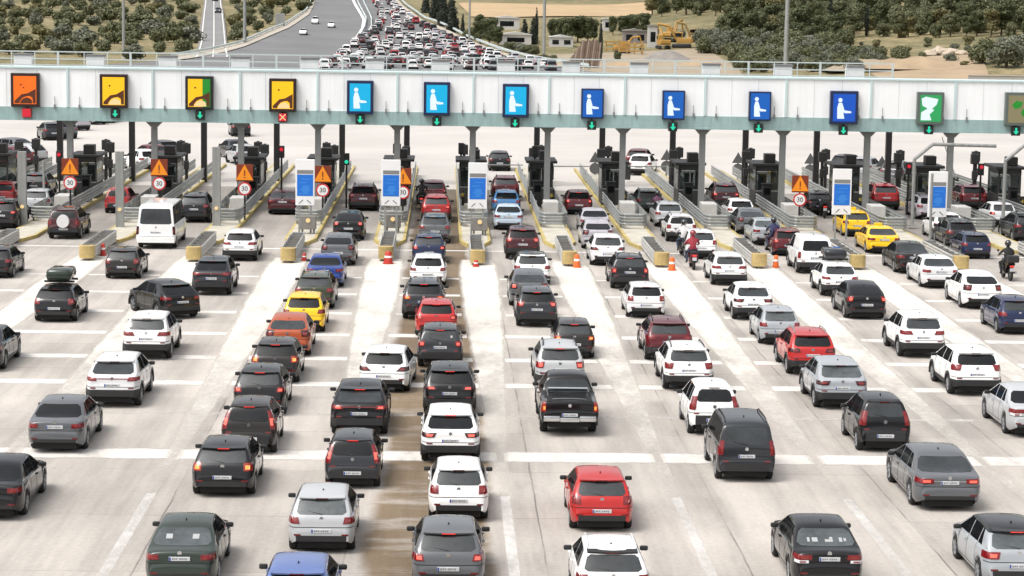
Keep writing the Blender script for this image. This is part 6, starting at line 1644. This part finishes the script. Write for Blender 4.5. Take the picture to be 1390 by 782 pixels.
def bike(px, py_, label, m_, scooter=True, ang=0, topcase=False, rd=None):
    q = G(px, py_); loc = (q.x, q.y + .45, 0)
    t = thing('scooter' if scooter else 'motorcycle', loc, label, 'motorcycle', 'two wheelers among the queue', R(ang))
    def wheel(y, r):
        bm = bmesh.new(); lathe_x(bm, [(-.05, r * .7), (-.06, r * .88), (-.03, r), (.03, r), (.06, r * .88), (.05, r * .7), (-.05, r * .7)], 22); w = finish(bm, 'wheel', 'tyre', t, smooth=50, loc=(0, y, r))
        bm = bmesh.new(); cyl(bm, (-.035, 0, 0), (.035, 0, 0), r * .70, r * .70, 18); finish(bm, 'rim', 'rim_dark', w)
    r = .26 if scooter else .31
    wheel(-.62, r); wheel(.72, r)
    bm = bmesh.new(); prism_pts = [(-.85, .62), (-.80, .80), (-.2, .74), (.1, .45), (.42, .46), (.55, .95), (.66, .92), (.72, .35), (.30, .26), (-.25, .28), (-.45, .42), (-.80, .48)] if scooter else [(-.80, .78), (-.75, .86), (-.2, .80), (.15, .98), (.45, .95), (.62, .75), (.50, .40), (.2, .28), (-.2, .30), (-.35, .60)]
    for sx, wd in ((0, .17),):
        A = [bm.verts.new((-wd, y, z)) for y, z in prism_pts]; B = [bm.verts.new((wd, y, z)) for y, z in prism_pts]; n = len(A)
        bm.faces.new(A); bm.faces.new(list(reversed(B)))
        for i in range(n): bm.faces.new((A[i], B[i], B[(i + 1) % n], A[(i + 1) % n]))
    bmesh.ops.bevel(bm, geom=list(bm.edges), offset=.035, segments=2, affect='EDGES'); finish(bm, 'fairing', m_, t, smooth=40)
    bm = bmesh.new(); box(bm, -.15, .15, -.80, .02, .79, .87, 0, .04); finish(bm, 'seat', 'cloth_black', t)
    bm = bmesh.new(); tube(bm, [(-.34, .52, 1.08), (-.12, .62, 1.10), (.12, .62, 1.10), (.34, .52, 1.08)], .018, 8); tube(bm, [(0, .62, 1.08), (0, .72, .3)], .03, 8); finish(bm, 'handlebar', 'plastic', t)
    for sx in (-1, 1):
        bm = bmesh.new(); tube(bm, [(sx * .25, .58, 1.10), (sx * .33, .56, 1.28)], .01, 6); box(bm, sx * .33 - .06, sx * .33 + .06, .54, .57, 1.26, 1.34, 0, .012); finish(bm, 'mirror', 'plastic', t)
    bm = bmesh.new(); box(bm, -.10, .10, -.90, -.83, .66, .74, 0, .015); finish(bm, 'tail_light', 'brake_lit', t)
    bm = bmesh.new(); box(bm, -.10, .10, -.90, -.885, .47, .62); finish(bm, 'number_plate', 'plate', t)
    bm = bmesh.new(); cyl(bm, (.20, .1, .30), (.22, -.80, .42), .05, .06, 10); finish(bm, 'exhaust', 'chrome', t)
    bm = bmesh.new(); box(bm, -.12, .12, .62, .74, .84, 1.0, 0, .03); finish(bm, 'headlight', 'headlight', t)
    if topcase:
        bm = bmesh.new(); box(bm, -.27, .27, -1.12, -.72, .90, 1.22, 0, .06); finish(bm, 'top_case', 'plastic', t)
    if rd: rider(loc, R(ang), *rd)
bike(941, 366, 'red scooter behind the white hatchback', 'paint_maroon', True, 0, False, ('rider in a white and red top on the red scooter', 'cloth_red', 'denim', 'helmet_red'))
bike(929, 349, 'dark scooter just ahead of the red scooter', 'paint_darkgrey', True, 4, False, ('rider in a white shirt and black helmet ahead of the red scooter', 'cloth_white', 'denim', 'helmet_black'))
bike(1370, 381, 'black motorcycle with a top case at the right edge', 'paint_black', False, 0, True, ('rider in black on the motorcycle at the right edge', 'cloth_black', 'cloth_black', 'helmet_black'))
bike(893, 303, 'dark motorcycle beside the pale white suv', 'paint_wine', False, 0, False, ('rider in a plum jacket beside the pale white suv', 'cloth_plum', 'cloth_black', 'helmet_black'))
bike(1051, 345, 'dark motorcycle left of the dark maroon car', 'paint_navy', False, 0, False, ('rider in navy left of the dark maroon car', 'cloth_navy', 'denim', 'helmet_black'))
bike(572, 285, 'black motorcycle left of the red suv on the brown lane', 'paint_black', False, 0, False, ('rider in black left of the red suv on the brown lane', 'cloth_black', 'cloth_black', 'helmet_black'))
bike(1118, 296, 'black motorcycle half hidden left of the fourth blue board', 'paint_black', False, 0, True)
# attendants standing in two booths
def attendant(x, y, label, top):
    t = thing('person', (x, y, .17), label, 'person', None, R(180))
    J = {'pelvis': ((0, 0, .93), (.155, .115)), 'waist': ((0, 0, 1.10), (.14, .10)), 'chest': ((0, 0, 1.33), (.17, .115)), 'neck': ((0, .01, 1.50), .055), 'h0': ((0, .02, 1.60), .080), 'h1': ((0, .02, 1.70), .085)}
    E = [('pelvis', 'waist'), ('waist', 'chest'), ('chest', 'neck'), ('neck', 'h0'), ('h0', 'h1')]
    for s, k in ((1, 'r'), (-1, 'l')):
        J[k + 'sh'] = ((s * .19, 0, 1.42), .065); J[k + 'el'] = ((s * .24, .03, 1.14), .046); J[k + 'wr'] = ((s * .20, .22, 1.04), .032); E += [('chest', k + 'sh'), (k + 'sh', k + 'el'), (k + 'el', k + 'wr')]
        hand_joints(J, E, J[k + 'wr'][0], (0, 1, 0), -s, k + 'wr')
        J[k + 'hip'] = ((s * .09, 0, .88), .105); J[k + 'kn'] = ((s * .10, .02, .48), .070); J[k + 'an'] = ((s * .10, 0, .09), .045); J[k + 'toe'] = ((s * .11, .16, .035), .035); E += [('pelvis', k + 'hip'), (k + 'hip', k + 'kn'), (k + 'kn', k + 'an'), (k + 'an', k + 'toe')]
    def reg(c):
        if c.z > 1.53 or (c.y > .20 and c.z > .9): return 0
        if c.z < .13: return 3
        return 2 if c.z < .98 else 1
    skinned('body', J, E, ['skin', top, 'denim', 'cloth_black'], reg, t)
    bm = bmesh.new(); bmesh.ops.create_uvsphere(bm, u_segments=16, v_segments=10, radius=.105)
    bmesh.ops.bisect_plane(bm, geom=bm.verts[:] + bm.edges[:] + bm.faces[:], plane_co=(0, .03, 0), plane_no=(0, 1, -.6), clear_outer=True)
    bmesh.ops.translate(bm, verts=bm.verts, vec=(0, .015, 1.70)); finish(bm, 'hair', 'cloth_black', t, smooth=60)
    for s in (-.035, .035):
        bm = bmesh.new(); bmesh.ops.create_uvsphere(bm, u_segments=8, v_segments=6, radius=.012); bmesh.ops.translate(bm, verts=bm.verts, vec=(s, .105, 1.665)); finish(bm, 'eye', 'cloth_black', t)
    bm = bmesh.new(); cyl(bm, (0, .095, 1.66), (0, .128, 1.625), .008, .016, 8); finish(bm, 'nose', 'skin', t)
attendant(ISL[8] - .1, 139.0, 'attendant in dark clothes standing inside the fourth booth from the right', 'cloth_navy'); attendant(ISL[7] - .1, 139.0, 'attendant standing inside the fifth booth from the right', 'cloth_black')

# ---------------------------------------------------------------- clear the build copies
def wipe(o):
    for k in list(o.children): wipe(k)
    bpy.data.objects.remove(o)
for r in list(PROTO.values()): wipe(r)
